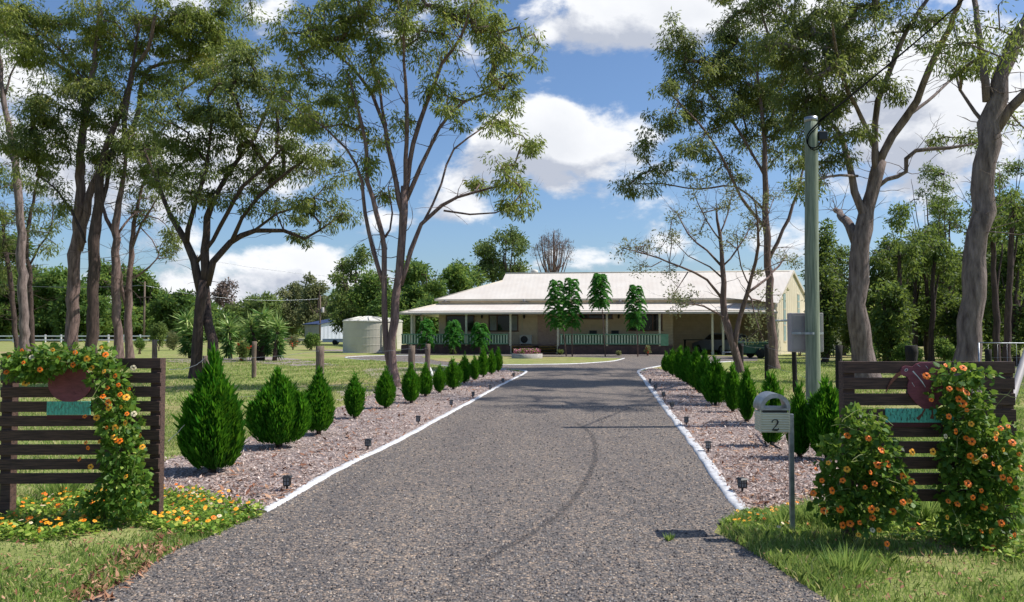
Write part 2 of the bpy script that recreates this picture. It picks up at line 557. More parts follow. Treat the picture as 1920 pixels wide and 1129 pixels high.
def leaf_quads(c, d, Ln, Wd, curl=.12, wide=.45):
    """rhombic leaves: c base (n,3), d direction (n,3)"""
    n = len(c)
    d = norm(d)
    s = norm(np.cross(d, rand_dirs(n)))
    up = np.cross(s, d)
    Ln = np.broadcast_to(np.asarray(Ln, float), (n,))[:, None]; Wd = np.broadcast_to(np.asarray(Wd, float), (n,))[:, None]
    mid = c + d * Ln * wide + up * Ln * curl
    return np.stack([c, mid + s * Wd / 2, c + d * Ln, mid - s * Wd / 2], axis=1)


def catmull(pts, step):
    """pts: list of (Vector, r) -> resampled"""
    out = []
    n = len(pts)
    for i in range(n - 1):
        p0 = pts[max(i - 1, 0)]; p1 = pts[i]; p2 = pts[i + 1]; p3 = pts[min(i + 2, n - 1)]
        ln = (p2[0] - p1[0]).length
        k = max(1, int(ln / step))
        for j in range(k):
            t = j / k
            a = p1[0] * 2; b = (p2[0] - p0[0]) * t
            c = (p0[0] * 2 - p1[0] * 5 + p2[0] * 4 - p3[0]) * t * t
            d = (p1[0] * 3 - p0[0] - p2[0] * 3 + p3[0]) * t ** 3
            out.append(((a + b + c + d) * .5, p1[1] * (1 - t) + p2[1] * t))
    out.append(pts[-1])
    return out


def make_tree(name, label, cat, group, base, limbs, blobs, bark='bark', leaf='gum', Ln=.17, Wd=.035, per=70, crad=.42,
              droop=.7, twig=.012, nodefrom=.25, tshift=0.0, wob=.12, flat=.75, bare=0, fine=1.0):
    """limbs: [[(Vector, r), ...]]; blobs: [(Vector c, (rx,ry,rz), n)]"""
    root = empty(name, base, 0, label, cat, group)
    mb = MB()
    nodes = []; nr = []
    H = max(p[0].z for l in limbs for p in l)
    for li, l in enumerate(limbs):
        rs = catmull(l, .45)
        jit = .02
        pts = []
        for i, (p, r) in enumerate(rs):
            q = p + Vector((random.uniform(-1, 1), random.uniform(-1, 1), random.uniform(-.5, .5))) * min(jit + r * .18, .06) * (0 if i == 0 else 1)
            pts.append(q)
        rr = [r * random.uniform(.93, 1.07) for _, r in rs]
        if li == 0 or l[0][0].z < .05:
            # flare at the foot, sunk a little in the ground
            f = [1.0 + .28 * math.exp(-max(p.z, 0) / .25) for p in pts]
            rr = [a * b for a, b in zip(rr, f)]
            pts = [pts[0] - Vector((0, 0, .12))] + pts; rr = [rr[0] * 1.05] + rr
        mb.tube(pts, rr, 12 if rr[0] > .12 else (8 if rr[0] > .05 else 6), wob=wob)
        for i, p in enumerate(pts):
            if p.z > H * nodefrom and (i > len(pts) * .3 or len(limbs) < 3):
                nodes.append(np.array(p)); nr.append(rr[i])
    for _ in range(bare):
        j = random.randrange(len(nodes)) if nodes else 0
        if not nodes: break
        p = Vector(nodes[j]); r0 = min(.014, nr[j] * .4)
        d_ = Vector((random.uniform(-1, 1), random.uniform(-1, 1), random.uniform(-.3, .9))).normalized(); q = [p]
        sl_ = random.uniform(.12, .3)
        for _k in range(random.randint(3, 6)):
            d_ = (d_ + Vector((random.uniform(-.5, .5), random.uniform(-.5, .5), random.uniform(-.35, .45)))).normalized()
            q.append(q[-1] + d_ * sl_)
        mb.tube(q, [r0 * (1 - .8 * i_ / (len(q) - 1)) for i_ in range(len(q))], 4, caps=False)
        e_ = q[len(q) // 2]; d2 = (d_ + Vector((random.uniform(-1, 1), random.uniform(-1, 1), random.uniform(-.6, .6)))).normalized()
        mb.tube([e_, e_ + d2 * sl_, e_ + d2 * sl_ * 2 + Vector((0, 0, -.05))], [r0 * .5, r0 * .35, r0 * .2], 4, caps=False)
    # clumps
    cl = []
    for (c, rad, n) in blobs:
        n = max(1, int(n))
        d = rand_dirs(n) * (RNG.random((n, 1)) ** .45)
        cl.append(np.array(c)[None, :] + d * np.array(rad)[None, :])
    if cl:
        cl = np.concatenate(cl)
        nod = np.array(nodes)
        # prim-like growth
        rem = np.arange(len(cl))
        D = np.linalg.norm(cl[:, None, :] - nod[None, :, :], axis=2)
        best = D.argmin(1); bd = D.min(1)
        allp = list(nod); parent = [-1] * len(allp); cnt = [0] * len(allp)
        links = []
        alive = np.ones(len(cl), bool)
        for _ in range(len(cl)):
            m_ = np.where(alive, bd, 1e9); i = int(m_.argmin()); alive[i] = False
            a = int(best[i]); pa = allp[a]; pb = cl[i]
            ln = np.linalg.norm(pb - pa)
            k = max(1, min(4, int(ln / .35)))
            prev = a
            off = RNG.normal(size=3) * ln * .12
            new = []
            for j in range(1, k + 1):
                t = j / k
                q = pa * (1 - t) + pb * t + off * math.sin(math.pi * t) + np.array([0, 0, .10 * ln * math.sin(math.pi * t)])
                allp.append(q); parent.append(prev); cnt.append(0); prev = len(allp) - 1; new.append(prev)
            links.append((a, new))
            q_ = prev
            while q_ >= 0:
                cnt[q_] += 1; q_ = parent[q_]
            npnt = np.array([allp[x] for x in new])
            Dn = np.linalg.norm(cl[:, None, :] - npnt[None, :, :], axis=2)
            mn = Dn.min(1) * 1.02; am = Dn.argmin(1)
            upd = mn < bd
            bd = np.where(upd, mn, bd); best = np.where(upd, np.array(new)[am], best)
        for a, new in links:
            ids = [a] + new
            rad = [twig * (max(1, cnt[x]) ** .5) for x in ids]
            rad[0] = rad[1] if len(rad) > 1 else rad[0]
            rad = [min(r, .09) for r in rad]
            mb.tube([allp[x] for x in ids], rad, 5 if rad[0] > .02 else 4, caps=False)
        keep = cl
        nC = len(keep)
        per = int(per * fine)
        Ln = Ln / fine ** .35; Wd = Wd / fine ** .45
        pc = np.maximum(4, RNG.normal(per, per * .35, nC)).astype(int)
        idx = np.repeat(np.arange(nC), pc)
        tot = len(idx)
        cr = crad * RNG.uniform(.6, 1.25, nC)
        off = rand_dirs(tot) * (RNG.random((tot, 1)) ** .5) * cr[idx][:, None]
        off[:, 2] *= flat
        c = keep[idx] + off
        d = off / np.maximum(cr[idx][:, None], .01) * .7 + rand_dirs(tot) * .6 + np.array([0, 0, -droop])
        ls = RNG.uniform(.65, 1.25, tot)
        V = leaf_quads(c, d, Ln * ls, Wd * ls)
        ct = RNG.normal(.38, .13, nC)
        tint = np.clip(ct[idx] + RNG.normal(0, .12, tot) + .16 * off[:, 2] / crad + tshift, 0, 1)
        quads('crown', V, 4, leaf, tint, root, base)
    mb.build('trunk', bark, root, base)
    return root


def px_tree(name, label, cat, group, Y, limbs, blobs, dens=1.0, depth=1.0, rscale=.88, **kw):
    """limbs in photo coordinates (px,py,radius px[,dy]), depth spread in metres from the tree's own distance"""
    k = Y / FPX
    base = P(limbs[0][0][0], limbs[0][0][1], Y); base.z = 0
    LL = []
    for li, l in enumerate(limbs):
        out = []
        dd = 0 if li == 0 else random.uniform(-1, 1) * 2.2 * depth
        n = len(l)
        for i, q in enumerate(l):
            t = i / max(1, n - 1)
            dy = q[3] if len(q) > 3 else (dd * t * t if q[1] < 640 else 0)
            p = P(q[0], q[1], Y + dy)
            if q[1] > 640 and i == 0 and li == 0: p.z = 0
            out.append((p, q[2] * k * rscale))
        LL.append(out)
    BB = []
    for q in blobs:
        cx, cy, rx, ry = q[:4]
        dn = q[4] if len(q) > 4 else 1.0
        rm, rn = rx * k, ry * k
        c = P(cx, cy, Y + random.uniform(-1, 1) * .8 * depth)
        ar = rm * rn
        n = max(3, ar * 12.5 * dens * dn)
        BB.append((c, (rm, max(rm * .9, 1.2), rn), n))
    for l in LL[1:]:
        if l[-1][1] < .055: BB.append((l[-1][0], (.45, .45, .4), 3 * min(1, dens)))
    kw.setdefault('bare', 110); kw.setdefault('fine', 1.25)
    return make_tree(name, label, cat, group, base, LL, BB, **kw)


# ------------------------------------------------------------------ ground, drive, beds
g = MB()
g.add([(-1500, -60, 0), (1500, -60, 0), (1500, 2400, 0), (-1500, 2400, 0)], [(0, 1, 2, 3)])
tag(g.build('ground', 'lawn'), kind='structure')


def poly2(pts_px, extra=None):
    return [Vector((G(*q).x, G(*q).y)) if not isinstance(q, Vector) else q for q in pts_px]


def jit(poly, step=.35, amp=.04, keep=False):
    out = []
    n = len(poly)
    for i in range(n):
        a = poly[i]; b = poly[(i + 1) % n]
        ln = (b - a).length; k = max(1, min(60, int(ln / step)))
        nn = Vector((-(b - a).y, (b - a).x)).normalized() if ln > 0 else Vector((0, 0))
        for j in range(k):
            p = a.lerp(b, j / k) + nn * random.uniform(-amp, amp)
            out.append(p)
    return out


def sheet(name, poly, z, mat, amp=.04, step=.35):
    pj = jit(poly, step, amp)
    mb = MB()
    mb.add([(p.x, p.y, z) for p in pj], [tuple(range(len(pj)))])
    me_o = mb.build(name, mat)
    bm = bmesh.new(); bm.from_mesh(me_o.data)
    bmesh.ops.recalc_face_normals(bm, faces=bm.faces)
    for f in bm.faces:
        if f.normal.z < 0: f.normal_flip()
    bmesh.ops.triangulate(bm, faces=bm.faces)
    bm.to_mesh(me_o.data); bm.free()
    return tag(me_o, kind='structure')


KL = [(492, 962), (560, 922), (620, 888), (680, 859), (740, 830), (800, 798), (880, 755), (940, 722), (985, 699)]
KL2 = [(976, 695), (940, 692.5), (850, 688), (790, 681.5), (720, 677), (670, 674), (650, 671.5)]
KL3 = [(652, 669.6), (680, 668.2), (730, 667), (800, 666)]
KR = [(1397, 962), (1350, 902), (1300, 833), (1260, 781), (1225, 735), (1203, 706), (1197, 698)]
KR2 = [(1203, 693.5), (1222, 689.5), (1255, 685), (1345, 679.5), (1378, 678)]
drive = poly2([(150, 1129), (230, 1090), (330, 1030), (430, 992), (470, 975)] + KL + KL2 + KL3[:2] +
              [(760, 665.5), (1000, 664), (1250, 667), (1420, 668.5), (1420, 677)] + KR2[::-1] + KR[::-1] +
              [(1352, 985), (1345, 1000), (1400, 1030), (1480, 1080), (1560, 1129)] + [Vector((2.6, 3.2)), Vector((9, 1.4)), Vector((9, -9)), Vector((-9, -9)), Vector((-9, 1.4)), Vector((-3.2, 3.4))])
sheet('driveway', drive, .008, 'gravel', .03)
island = poly2([(800, 666.5), (1000, 668), (1168, 672.5), (1150, 677), (1100, 681), (1050, 683), (940, 684), (880, 682.5), (820, 677), (790, 670)])
sheet('lawn_island', island, .016, 'lawn', .05)
mulchL = poly2(KL + [(940, 692.5), (900, 697), (850, 705), (800, 712), (730, 727), (660, 757), (560, 789), (450, 828), (310, 862), (270, 900), (300, 930), (400, 955)])
sheet('mulch_bed', mulchL, .012, 'mulch', .06)
mulchR = poly2(KR + [(1222, 690), (1280, 699), (1350, 735), (1440, 770), (1530, 815), (1590, 850), (1620, 900), (1600, 960), (1480, 985)])
sheet('mulch_bed', mulchR, .012, 'mulch', .06)
sheet('mulch_patch', poly2([(440, 671), (520, 670), (560, 674), (640, 686), (560, 687), (470, 680)]), .012, 'mulch', .1)
sheet('mulch_patch', poly2([(300, 675), (400, 672), (450, 674), (440, 680), (330, 681)]), .012, 'mulch', .1)
sheet('bare_patch', poly2([(680, 692), (740, 688), (830, 694), (800, 706), (720, 716), (690, 708)]), .005, 'dirt', .2)
sheet('bare_patch', poly2([(640, 733), (690, 722), (735, 727), (700, 745), (640, 752)]), .005, 'dirt', .2)
sheet('gravel_track', poly2([(1880, 690), (1960, 684), (2200, 690), (2200, 760), (1960, 750), (1890, 715)]), .008, 'gravel', .05)
sheet('garden_strip', poly2([(560, 657), (645, 659), (750, 664.5), (1000, 664.8), (1250, 667.5), (1250, 666), (1000, 663.2), (750, 662.2), (640, 656)]), .022, 'mulch', .05)


def kerb(name, pts, wd, h, z0=0.0):
    P_ = [(Vector((*G(*q).xy, 0)), 0) for q in pts]
    rs = [p for p, _ in catmull(P_, .30)]
    mb = MB()
    vs = []; fs = []
    prof = [(-.5, 0), (-.42, .75), (-.2, 1), (.2, 1), (.42, .75), (.5, 0)]
    for i, p in enumerate(rs):
        t = (rs[min(i + 1, len(rs) - 1)] - rs[max(i - 1, 0)]).normalized()
        s = Vector((t.y, -t.x, 0))
        ww = wd * random.uniform(.86, 1.12); hh = h * random.uniform(.85, 1.12); o = random.uniform(-.012, .012)
        for a, b in prof:
            vs.append(p + s * (a * ww + o) + Vector((0, 0, z0 + b * hh)))
    n = len(prof)
    for i in range(len(rs) - 1):
        for k in range(n - 1):
            fs.append((i * n + k, i * n + k + 1, (i + 1) * n + k + 1, (i + 1) * n + k))
    fs.append(tuple(range(n))); fs.append(tuple((len(rs) - 1) * n + k for k in range(n - 1, -1, -1)))
    mb.add(vs, fs, 0, True)
    return tag(mb.build(name, 'kerb'), kind='structure')


kerb('kerb', KL + KL2 + KL3, .11, .03)
kerb('kerb', KR + KR2, .14, .03)
kerb('kerb', [(1170, 672.3), (1150, 677.3), (1100, 681.4), (1050, 683.4), (940, 684.4), (880, 682.9)], .12, .035)

# tyre mark on the gravel
tmat, t_, b_ = newmat('tyre_mark')
v_ = coords(t_)
at_ = t_.nodes.new('ShaderNodeAttribute'); at_.attribute_name = 'fade'
fz = noise(t_, 60, 3, .7, v_)
mm = t_.nodes.new('ShaderNodeMath'); mm.operation = 'MULTIPLY'
t_.links.new(at_.outputs['Fac'], mm.inputs[0]); t_.links.new(mrange(t_, fz, .35, .65), mm.inputs[1])
b_.inputs['Base Color'].default_value = (.04, .038, .042, 1); b_.inputs['Roughness'].default_value = .9
tr_ = t_.nodes.new('ShaderNodeBsdfTransparent'); mx_ = t_.nodes.new('ShaderNodeMixShader')
t_.links.new(mm.outputs[0], mx_.inputs[0]); t_.links.new(tr_.outputs[0], mx_.inputs[1]); t_.links.new(b_.outputs[0], mx_.inputs[2])
t_.links.new(mx_.outputs[0], t_.nodes['Material Output'].inputs[0])
M['tyremark'] = tmat


def tyre_mark(pts, wd, st):
    rs = [p for p, _ in catmull([(Vector((*G(*q).xy, .013)), 0) for q in pts], .15)]
    vs = []; fs = []; fd = []
    for i, p in enumerate(rs):
        t = (rs[min(i + 1, len(rs) - 1)] - rs[max(i - 1, 0)]).normalized(); s = Vector((t.y, -t.x, 0))
        e = min(1, i / 6, (len(rs) - 1 - i) / 6)
        for a, f in ((-.5, 0), (-.2, 1), (.2, 1), (.5, 0)):
            vs.append(p + s * a * wd); fd.append(f * e * st)
    for i in range(len(rs) - 1):
        for k in range(3): fs.append((i * 4 + k, i * 4 + k + 1, (i + 1) * 4 + k + 1, (i + 1) * 4 + k))
    mb = MB(); mb.add(vs, fs)
    o = mb.build('tyre_mark', 'tyremark')
    a = o.data.attributes.new('fade', 'FLOAT', 'POINT'); a.data.foreach_set('value', fd)
    return tag(o, kind='structure')


tyre_mark([(1075, 790), (1105, 812), (1116, 840), (1110, 880), (1070, 945), (1000, 1000), (900, 1060), (800, 1140)], .09, .55)


def inside(pts, poly):
    x, y = pts[:, 0], pts[:, 1]
    r = np.zeros(len(pts), bool)
    n = len(poly); j = n - 1
    for i in range(n):
        xi, yi = poly[i]; xj, yj = poly[j]
        c = ((yi > y) != (yj > y)) & (x < (xj - xi) * (y - yi) / ((yj - yi) if yj != yi else 1e-9) + xi)
        r ^= c; j = i
    return r


DR = [tuple(p) for p in drive]; ML = [tuple(p) for p in mulchL]; MR = [tuple(p) for p in mulchR]


def scatter_px(n, x0, x1, y0, y1, within=None, without=(), power=1.0):
    """ground points, uniform over the ground area between two distances and two directions"""
    Y0 = 2400 / (y1 - 620); Y1 = 2400 / (y0 - 620)
    Yv = Y0 + (Y1 - Y0) * RNG.random(n) ** power
    X = ((x0 + (x1 - x0) * RNG.random(n)) - 960) / FPX * Yv
    pts = np.stack([X, Yv], 1)
    m = np.ones(n, bool)
    if within is not None: m &= inside(pts, within)
    for q in without: m &= ~inside(pts, q)
    return pts[m]


# loose stones on the drive
pts = scatter_px(60000, -60, 1980, 760, 1180, within=DR, power=1.5)
n = len(pts)
oct_ = np.array([[1, 0, 0], [0, 1, 0], [-1, 0, 0], [0, -1, 0], [0, 0, 1], [0, 0, -.3]], float)
tri = [(0, 1, 4), (1, 2, 4), (2, 3, 4), (3, 0, 4)]
sz = RNG.uniform(.004, .0105, (n, 1, 1)) * (1 + .035 * pts[:, 1])[:, None, None]
V = oct_[None] * sz * RNG.uniform(.6, 1.3, (n, 6, 1)) * np.array([1, 1, .75])
an = RNG.random(n) * 6.28; ca, sa = np.cos(an)[:, None], np.sin(an)[:, None]
V = np.stack([V[:, :, 0] * ca - V[:, :, 1] * sa, V[:, :, 0] * sa + V[:, :, 1] * ca, V[:, :, 2]], 2)
V += np.stack([pts[:, 0], pts[:, 1], np.full(n, .010)], 1)[:, None, :]
T = V[:, np.array(tri).reshape(-1), :].reshape(n * 4, 3, 3)
tag(quads('gravel', T, 3, 'stones', np.repeat(RNG.random(n), 4)), 'loose grey and brown stones over the gravel drive', 'gravel', kind='stuff')


def chips(name, poly, n, x0, x1, y0, y1, mat, label, cat, z=.02, L0=.02, L1=.055, power=1.6, flat=.35, wr=.4):
    pts = scatter_px(n, x0, x1, y0, y1, within=poly, power=power)
    m = len(pts)
    c = np.stack([pts[:, 0], pts[:, 1], z + RNG.random(m) * .015], 1)
    d = rand_dirs(m); d[:, 2] *= flat
    s_ = (1 + .03 * pts[:, 1])
    l_ = RNG.uniform(L0, L1, m) * s_
    d = norm(d); s = np.cross(d, np.array([[0, 0, 1.]])) + rand_dirs(m) * .35; s = norm(s)
    wv = (l_ * wr * RNG.uniform(.5, 1.1, m))[:, None]
    V = np.stack([c - d * l_[:, None] / 2 - s * wv * .3, c + s * wv / 2, c + d * l_[:, None] / 2, c - s * wv / 2], 1)
    V[:, :, 2] = np.maximum(V[:, :, 2], .014)
    return tag(quads(name, V, 4, mat, RNG.random(m)), label, cat, kind='stuff')


chips('wood_chips', ML, 60000, 200, 1000, 695, 970, 'chips', 'pinkish grey bark chips in the bed left of the drive', 'mulch')
chips('wood_chips', MR, 55000, 1180, 1640, 690, 990, 'chips', 'pinkish grey bark chips in the bed right of the drive', 'mulch')
chips('fallen_leaves', ML, 1500, 400, 1000, 700, 960, 'deadleaf', 'brown fallen leaves in the bed left of the drive', 'leaves', .03, .05, .1)
chips('fallen_leaves', MR, 1200, 1200, 1600, 700, 960, 'deadleaf', 'brown fallen leaves in the bed right of the drive', 'leaves', .03, .05, .1)
vL = [tuple(p) for p in poly2([(-400, 960), (-100, 930), (100, 925), (300, 925), (420, 945), (492, 962), (470, 978), (430, 995), (330, 1035), (230, 1095), (140, 1140), (60, 1240), (-900, 1240)])]
vR = [tuple(p) for p in poly2([(1392, 965), (1352, 990), (1350, 1003), (1400, 1033), (1480, 1083), (1570, 1140), (1700, 1240), (3000, 1240), (2600, 960), (2100, 900), (1650, 900), (1600, 940), (1480, 965)])]
vL0, vR0 = vL, vR
vergeDead = [tuple(p) for p in poly2([(130, 1129), (180, 1070), (240, 1030), (320, 1005), (350, 1030), (300, 1060), (240, 1110), (200, 1140)])]
chips('fallen_leaves', vergeDead, 1500, 100, 400, 1000, 1140, 'deadleaf', 'brown gum leaves heaped where the left verge meets the gravel', 'leaves', .025, .03, .065, 1.0, .9, .45)


for lp_, nn_, lab_, bb in ((vL0, 1300, 'brown leaf litter scattered through the left verge', (-60, 500)), (vR0, 1100, 'brown leaf litter scattered through the right verge', (1330, 1990))):
    chips('leaf_litter', lp_, nn_, bb[0], bb[1], 930, 1180, 'deadleaf', lab_, 'leaves', .03, .02, .05, 1.0, .6, .4)


def grass(name, poly, n, x0, x1, y0, y1, hmin, hmax, wd, label, without=(), power=1.0, dry=.15, lean=.45):
    pts = scatter_px(n, x0, x1, y0, y1, within=poly, without=without, power=power)
    # clumpiness
    f = np.sin(pts[:, 0] * 5.1 + np.sin(pts[:, 1] * 3.3) * 2) * np.sin(pts[:, 1] * 4.3 + pts[:, 0] * 2.1) + np.sin(pts[:, 0] * 1.7 - pts[:, 1] * 1.3)
    keep = RNG.random(len(pts)) < np.clip(.6 + .3 * f, .15, 1)
    pts = pts[keep]; f = f[keep]
    m = len(pts)
    h = RNG.uniform(hmin, hmax, m) * (1 + .25 * f)
    c = np.stack([pts[:, 0], pts[:, 1], np.full(m, .0)], 1)
    d = rand_dirs(m) * lean; d[:, 2] = 1; d = norm(d)
    s = rand_dirs(m); s[:, 2] = 0; s = norm(s) * wd * (1 + .04 * pts[:, 1])[:, None]
    tip = c + d * h[:, None]; bend = rand_dirs(m); bend[:, 2] = -.3
    mid = c + d * h[:, None] * .55; tip = tip + bend * (h * .35)[:, None]
    V = np.stack([c - s / 2, c + s / 2, mid + s * .35, tip, mid - s * .35], 1)
    tint = np.clip(RNG.normal(.38, .16, m) + (RNG.random(m) < dry) * .5 + .05 * f, 0, 1)
    return tag(quads(name, V, 5, 'grass', tint), label, 'grass', kind='stuff')


grass('grass', vL, 75000, -500, 500, 920, 1180, .015, .06, .006, 'short green grass on the verge left of the drive', dry=.12)
grass('grass', vR, 130000, 1330, 2700, 900, 1180, .03, .10, .006, 'long bright grass on the verge right of the drive', dry=.1)
side = [Vector((-14, 7)), Vector((14, 7)), Vector((14, 17)), Vector((-14, 17))]
noD = [DR, ML, MR]
grass('grass', [tuple(p) for p in side], 150000, -40, 1000, 765, 962, .02, .06, .008, 'dry short lawn behind the left board sign', noD, .9, dry=.45)
grass('grass', [tuple(p) for p in side], 90000, 1400, 1960, 765, 962, .03, .07, .008, 'green lawn behind the right board sign', noD, .9, dry=.1)
far = [Vector((-30, 17)), Vector((30, 17)), Vector((40, 45)), Vector((-40, 45))]
grass('grass', [tuple(p) for p in far], 150000, -40, 1000, 675, 765, .02, .07, .011, 'mown lawn stretching from the wire fence to the yuccas', noD, .9, dry=.35)
grass('grass', [tuple(p) for p in far], 80000, 1370, 1960, 675, 765, .03, .08, .012, 'shady lawn below the right hand gum trees', noD, .9, dry=.2)
# tall tufts
def tuft(px, py, n, h, label, spread=.12):
    c = G(px, py)
    m = n
    a = RNG.random(m) * 6.28; r = RNG.random(m) * spread
    b = np.stack([c.x + np.cos(a) * r, c.y + np.sin(a) * r, np.zeros(m)], 1)
    d = np.stack([np.cos(a) * .5, np.sin(a) * .5, np.ones(m)], 1) + rand_dirs(m) * .25
    hh = RNG.uniform(.5, 1, m) * h
    V = leaf_quads(b, d, hh, .012, .10, .4)
    tag(quads('grass_tuft', V, 4, 'grass', np.clip(RNG.normal(.4, .15, m), 0, 1)), label, 'grass tuft')


tuft(250 - 130, 935, 160, .34, 'tall grass tuft below the left board sign')
tuft(1545, 990, 220, .32, 'tall grass tuft at the foot of the bush before the right sign')
tuft(1740, 985, 240, .38, 'tall grass tuft between the two vines of the right sign')
tuft(1468, 990, 150, .20, 'grass tuft hiding the foot of the letterbox post')
tuft(1500, 985, 150, .22, 'grass tuft right of the letterbox post')
tuft(1590, 1075, 150, .22, 'dark weedy tuft in the grass at the lower right')
tuft(1255, 1015, 40, .08, 'tiny green weed growing in the gravel', .03)

# ------------------------------------------------------------------ board signs


def ribbon(mb, pts, wds, y, th, mi=0):
    """flat stroke in the XZ plane, pts [(x,z)], extruded th towards -Y from y"""
    pv = [Vector((p[0], 0, p[1])) for p in pts]
    L_, R_ = [], []
    for i, p in enumerate(pv):
        t = (pv[min(i + 1, len(pv) - 1)] - pv[max(i - 1, 0)]).normalized(); s = Vector((-t.z, 0, t.x))
        L_.append(p + s * wds[i] / 2); R_.append(p - s * wds[i] / 2)
    for i in range(len(pv) - 1):
        q = [L_[i], L_[i + 1], R_[i + 1], R_[i]]
        mb.prism([(a.x, y, a.z) for a in q], (0, -th, 0), mi)


def board_sign(px0, px1, ptop, Y, pitch, bh, nb, label, rz=0):
    k = Y / FPX
    x0 = (px0 - 960) * k; x1 = (px1 - 960) * k
    zt = P(960, ptop, Y).z
    root = empty('board_sign', (x0, Y, 0), rz, label, 'sign')
    W = x1 - x0
    for i in range(nb):
        mb = MB()
        z = zt - i * pitch - bh / 2
        mb.box((W / 2 + random.uniform(-.003, .003), -.02, z + random.uniform(-.002, .002)), (W, .022, bh), ry=random.uniform(-.003, .003))
        mb.build('slat', 'wood_dark', root, bevel=.003)
    for x in (.045, W - .045):
        mb = MB(); mb.box((x, .037, zt / 2 - .05), (.09, .09, zt + .1)); mb.build('post', 'wood_dark', root, bevel=.004)
    return root, k, x0


sL, kL, xL = board_sign(8, 303, 672, 6.8, .1205, .088, 9, 'dark slatted board sign with a round maroon disc, left of the drive', R(1))
sR, kR, xR = board_sign(1578, 1893, 678, 6.15, .1205, .09, 9, 'dark slatted board sign with a maroon bird, right of the drive', R(-1))


def lx(px, k, x0): return (px - 960) * k - x0
def lz(py, k): return 1.6 - (py - 620) * k


def disc(mb, cx, cz, rx, rz, y, th, n=40, tilt=0, wob=.0, mi=0):
    ps = []
    for i in range(n):
        a = 2 * math.pi * i / n
        x, z = rx * math.cos(a), rz * math.sin(a)
        x, z = x * math.cos(tilt) - z * math.sin(tilt), x * math.sin(tilt) + z * math.cos(tilt)
        ps.append((cx + x, y, cz + z))
    mb.prism(ps, (0, -th, 0), mi)


mb = MB(); disc(mb, lx(137, kL, xL), lz(717, kL), 40 * kL, 36 * kL, -.032, .014); dl = mb.build('bird_body', 'maroon', sL, bevel=.002)
mb = MB()
for _ in range(9):
    a = random.random() * 6.28; r = random.random() ** .6
    x = lx(137, kL, xL) + math.cos(a) * r * 32 * kL; z = lz(717, kL) + math.sin(a) * r * 28 * kL
    ribbon(mb, [(x, z), (x - .012, z + .012), (x - .018, z + .026)], [.001, .002, .0008], -.0462, .001)
mb.build('scratch_marks', 'redstrip', dl)
mb = MB(); mb.box((lx(136, kL, xL), -.039, lz(764, kL)), (80 * kL, .014, 25 * kL)); tl = mb.build('teal_plaque', 'teal', sL, bevel=.002)
mb = MB()
for _ in range(60):
    x = lx(random.uniform(98, 174), kL, xL); z = lz(random.uniform(756, 774), kL)
    ribbon(mb, [(x, z), (x + random.uniform(-.003, .004), z + random.uniform(.006, .03))], [.0022, .0008], -.0462, .001)
mb.build('chipped_paint', 'feetbrown', tl)
mb = MB(); mb.box((lx(136, kL, xL), -.037, lz(780.5, kL)), (80 * kL, .012, 7 * kL)); mb.build('red_strip', 'redstrip', sL)

# the bird on the right sign: body with head in one outline, long curved beak
X_ = lambda p: lx(p, kR, xR)
Z_ = lambda p: lz(p, kR)
out = [(1681, 700), (1681, 693), (1684, 688), (1690, 685), (1698, 686), (1703, 687), (1709, 682), (1718, 679), (1730, 678.5), (1742, 680), (1752, 685),
       (1762, 694), (1769, 706), (1772, 720), (1770, 736), (1763, 750), (1752, 760), (1745, 765), (1722, 765), (1710, 756), (1700, 745), (1694, 735), (1693, 722),
       (1696, 713), (1693, 706), (1687, 704)]
mb = MB(); mb.prism([(X_(a), -.032, Z_(b)) for a, b in out], (0, -.014, 0)); bird = mb.build('bird_body', 'maroon', sR, bevel=.002)
mb = MB(); ribbon(mb, [(X_(1684), Z_(697)), (X_(1675), Z_(703)), (X_(1666), Z_(712)), (X_(1659), Z_(722)), (X_(1654), Z_(734))], [.028, .026, .02, .013, .004], -.0345, .01)
mb.build('beak', 'beak', sR)
mb = MB(); disc(mb, X_(1691), Z_(693), .014, .010, -.0462, .001, 16, .5); ey = mb.build('eye_ring', 'whitep', bird)
mb = MB(); disc(mb, X_(1691), Z_(693), .009, .0065, -.0474, .001, 12, .5); mb.build('eye', 'black', bird)
mb = MB()
ribbon(mb, [(X_(1703), Z_(695)), (X_(1712), Z_(705)), (X_(1720), Z_(715)), (X_(1726), Z_(725))], [.010, .006, .009, .002], -.0462, .001)
ribbon(mb, [(X_(1701), Z_(716)), (X_(1706), Z_(724))], [.003, .002], -.0462, .001)
ribbon(mb, [(X_(1712), Z_(683)), (X_(1717), Z_(687))], [.004, .001], -.0462, .001)
ribbon(mb, [(X_(1727), Z_(685)), (X_(1731), Z_(690))], [.004, .001], -.0462, .001)
ribbon(mb, [(X_(1719), Z_(700)), (X_(1724), Z_(707))], [.003, .001], -.0462, .001)
mb.build('feather_streaks', 'whitep', bird)
mb = MB(); mb.box(((X_(1652) + X_(1777)) / 2, -.039, Z_(777)), (125 * kR, .014, 26 * kR)); tp = mb.build('teal_plaque', 'teal', sR, bevel=.002)
mb = MB()
for _ in range(70):
    x = X_(random.uniform(1655, 1774)); z = Z_(random.uniform(768, 787))
    ribbon(mb, [(x, z), (x + random.uniform(-.006, .006), z + random.uniform(.006, .035))], [.004, .0012], -.0462, .001)
mb.build('chipped_paint', 'black', tp)
mb = MB()
for (a, b) in (((1724, 765), (1710, 784)), ((1737, 765), (1736, 783))):
    ribbon(mb, [(X_(a[0]), Z_(a[1])), (X_((a[0] + b[0]) / 2 + 1), Z_((a[1] + b[1]) / 2)), (X_(b[0]), Z_(b[1]))], [.012, .012, .03], -.0475, .001)
mb.build('painted_feet', 'feetbrown', tp)
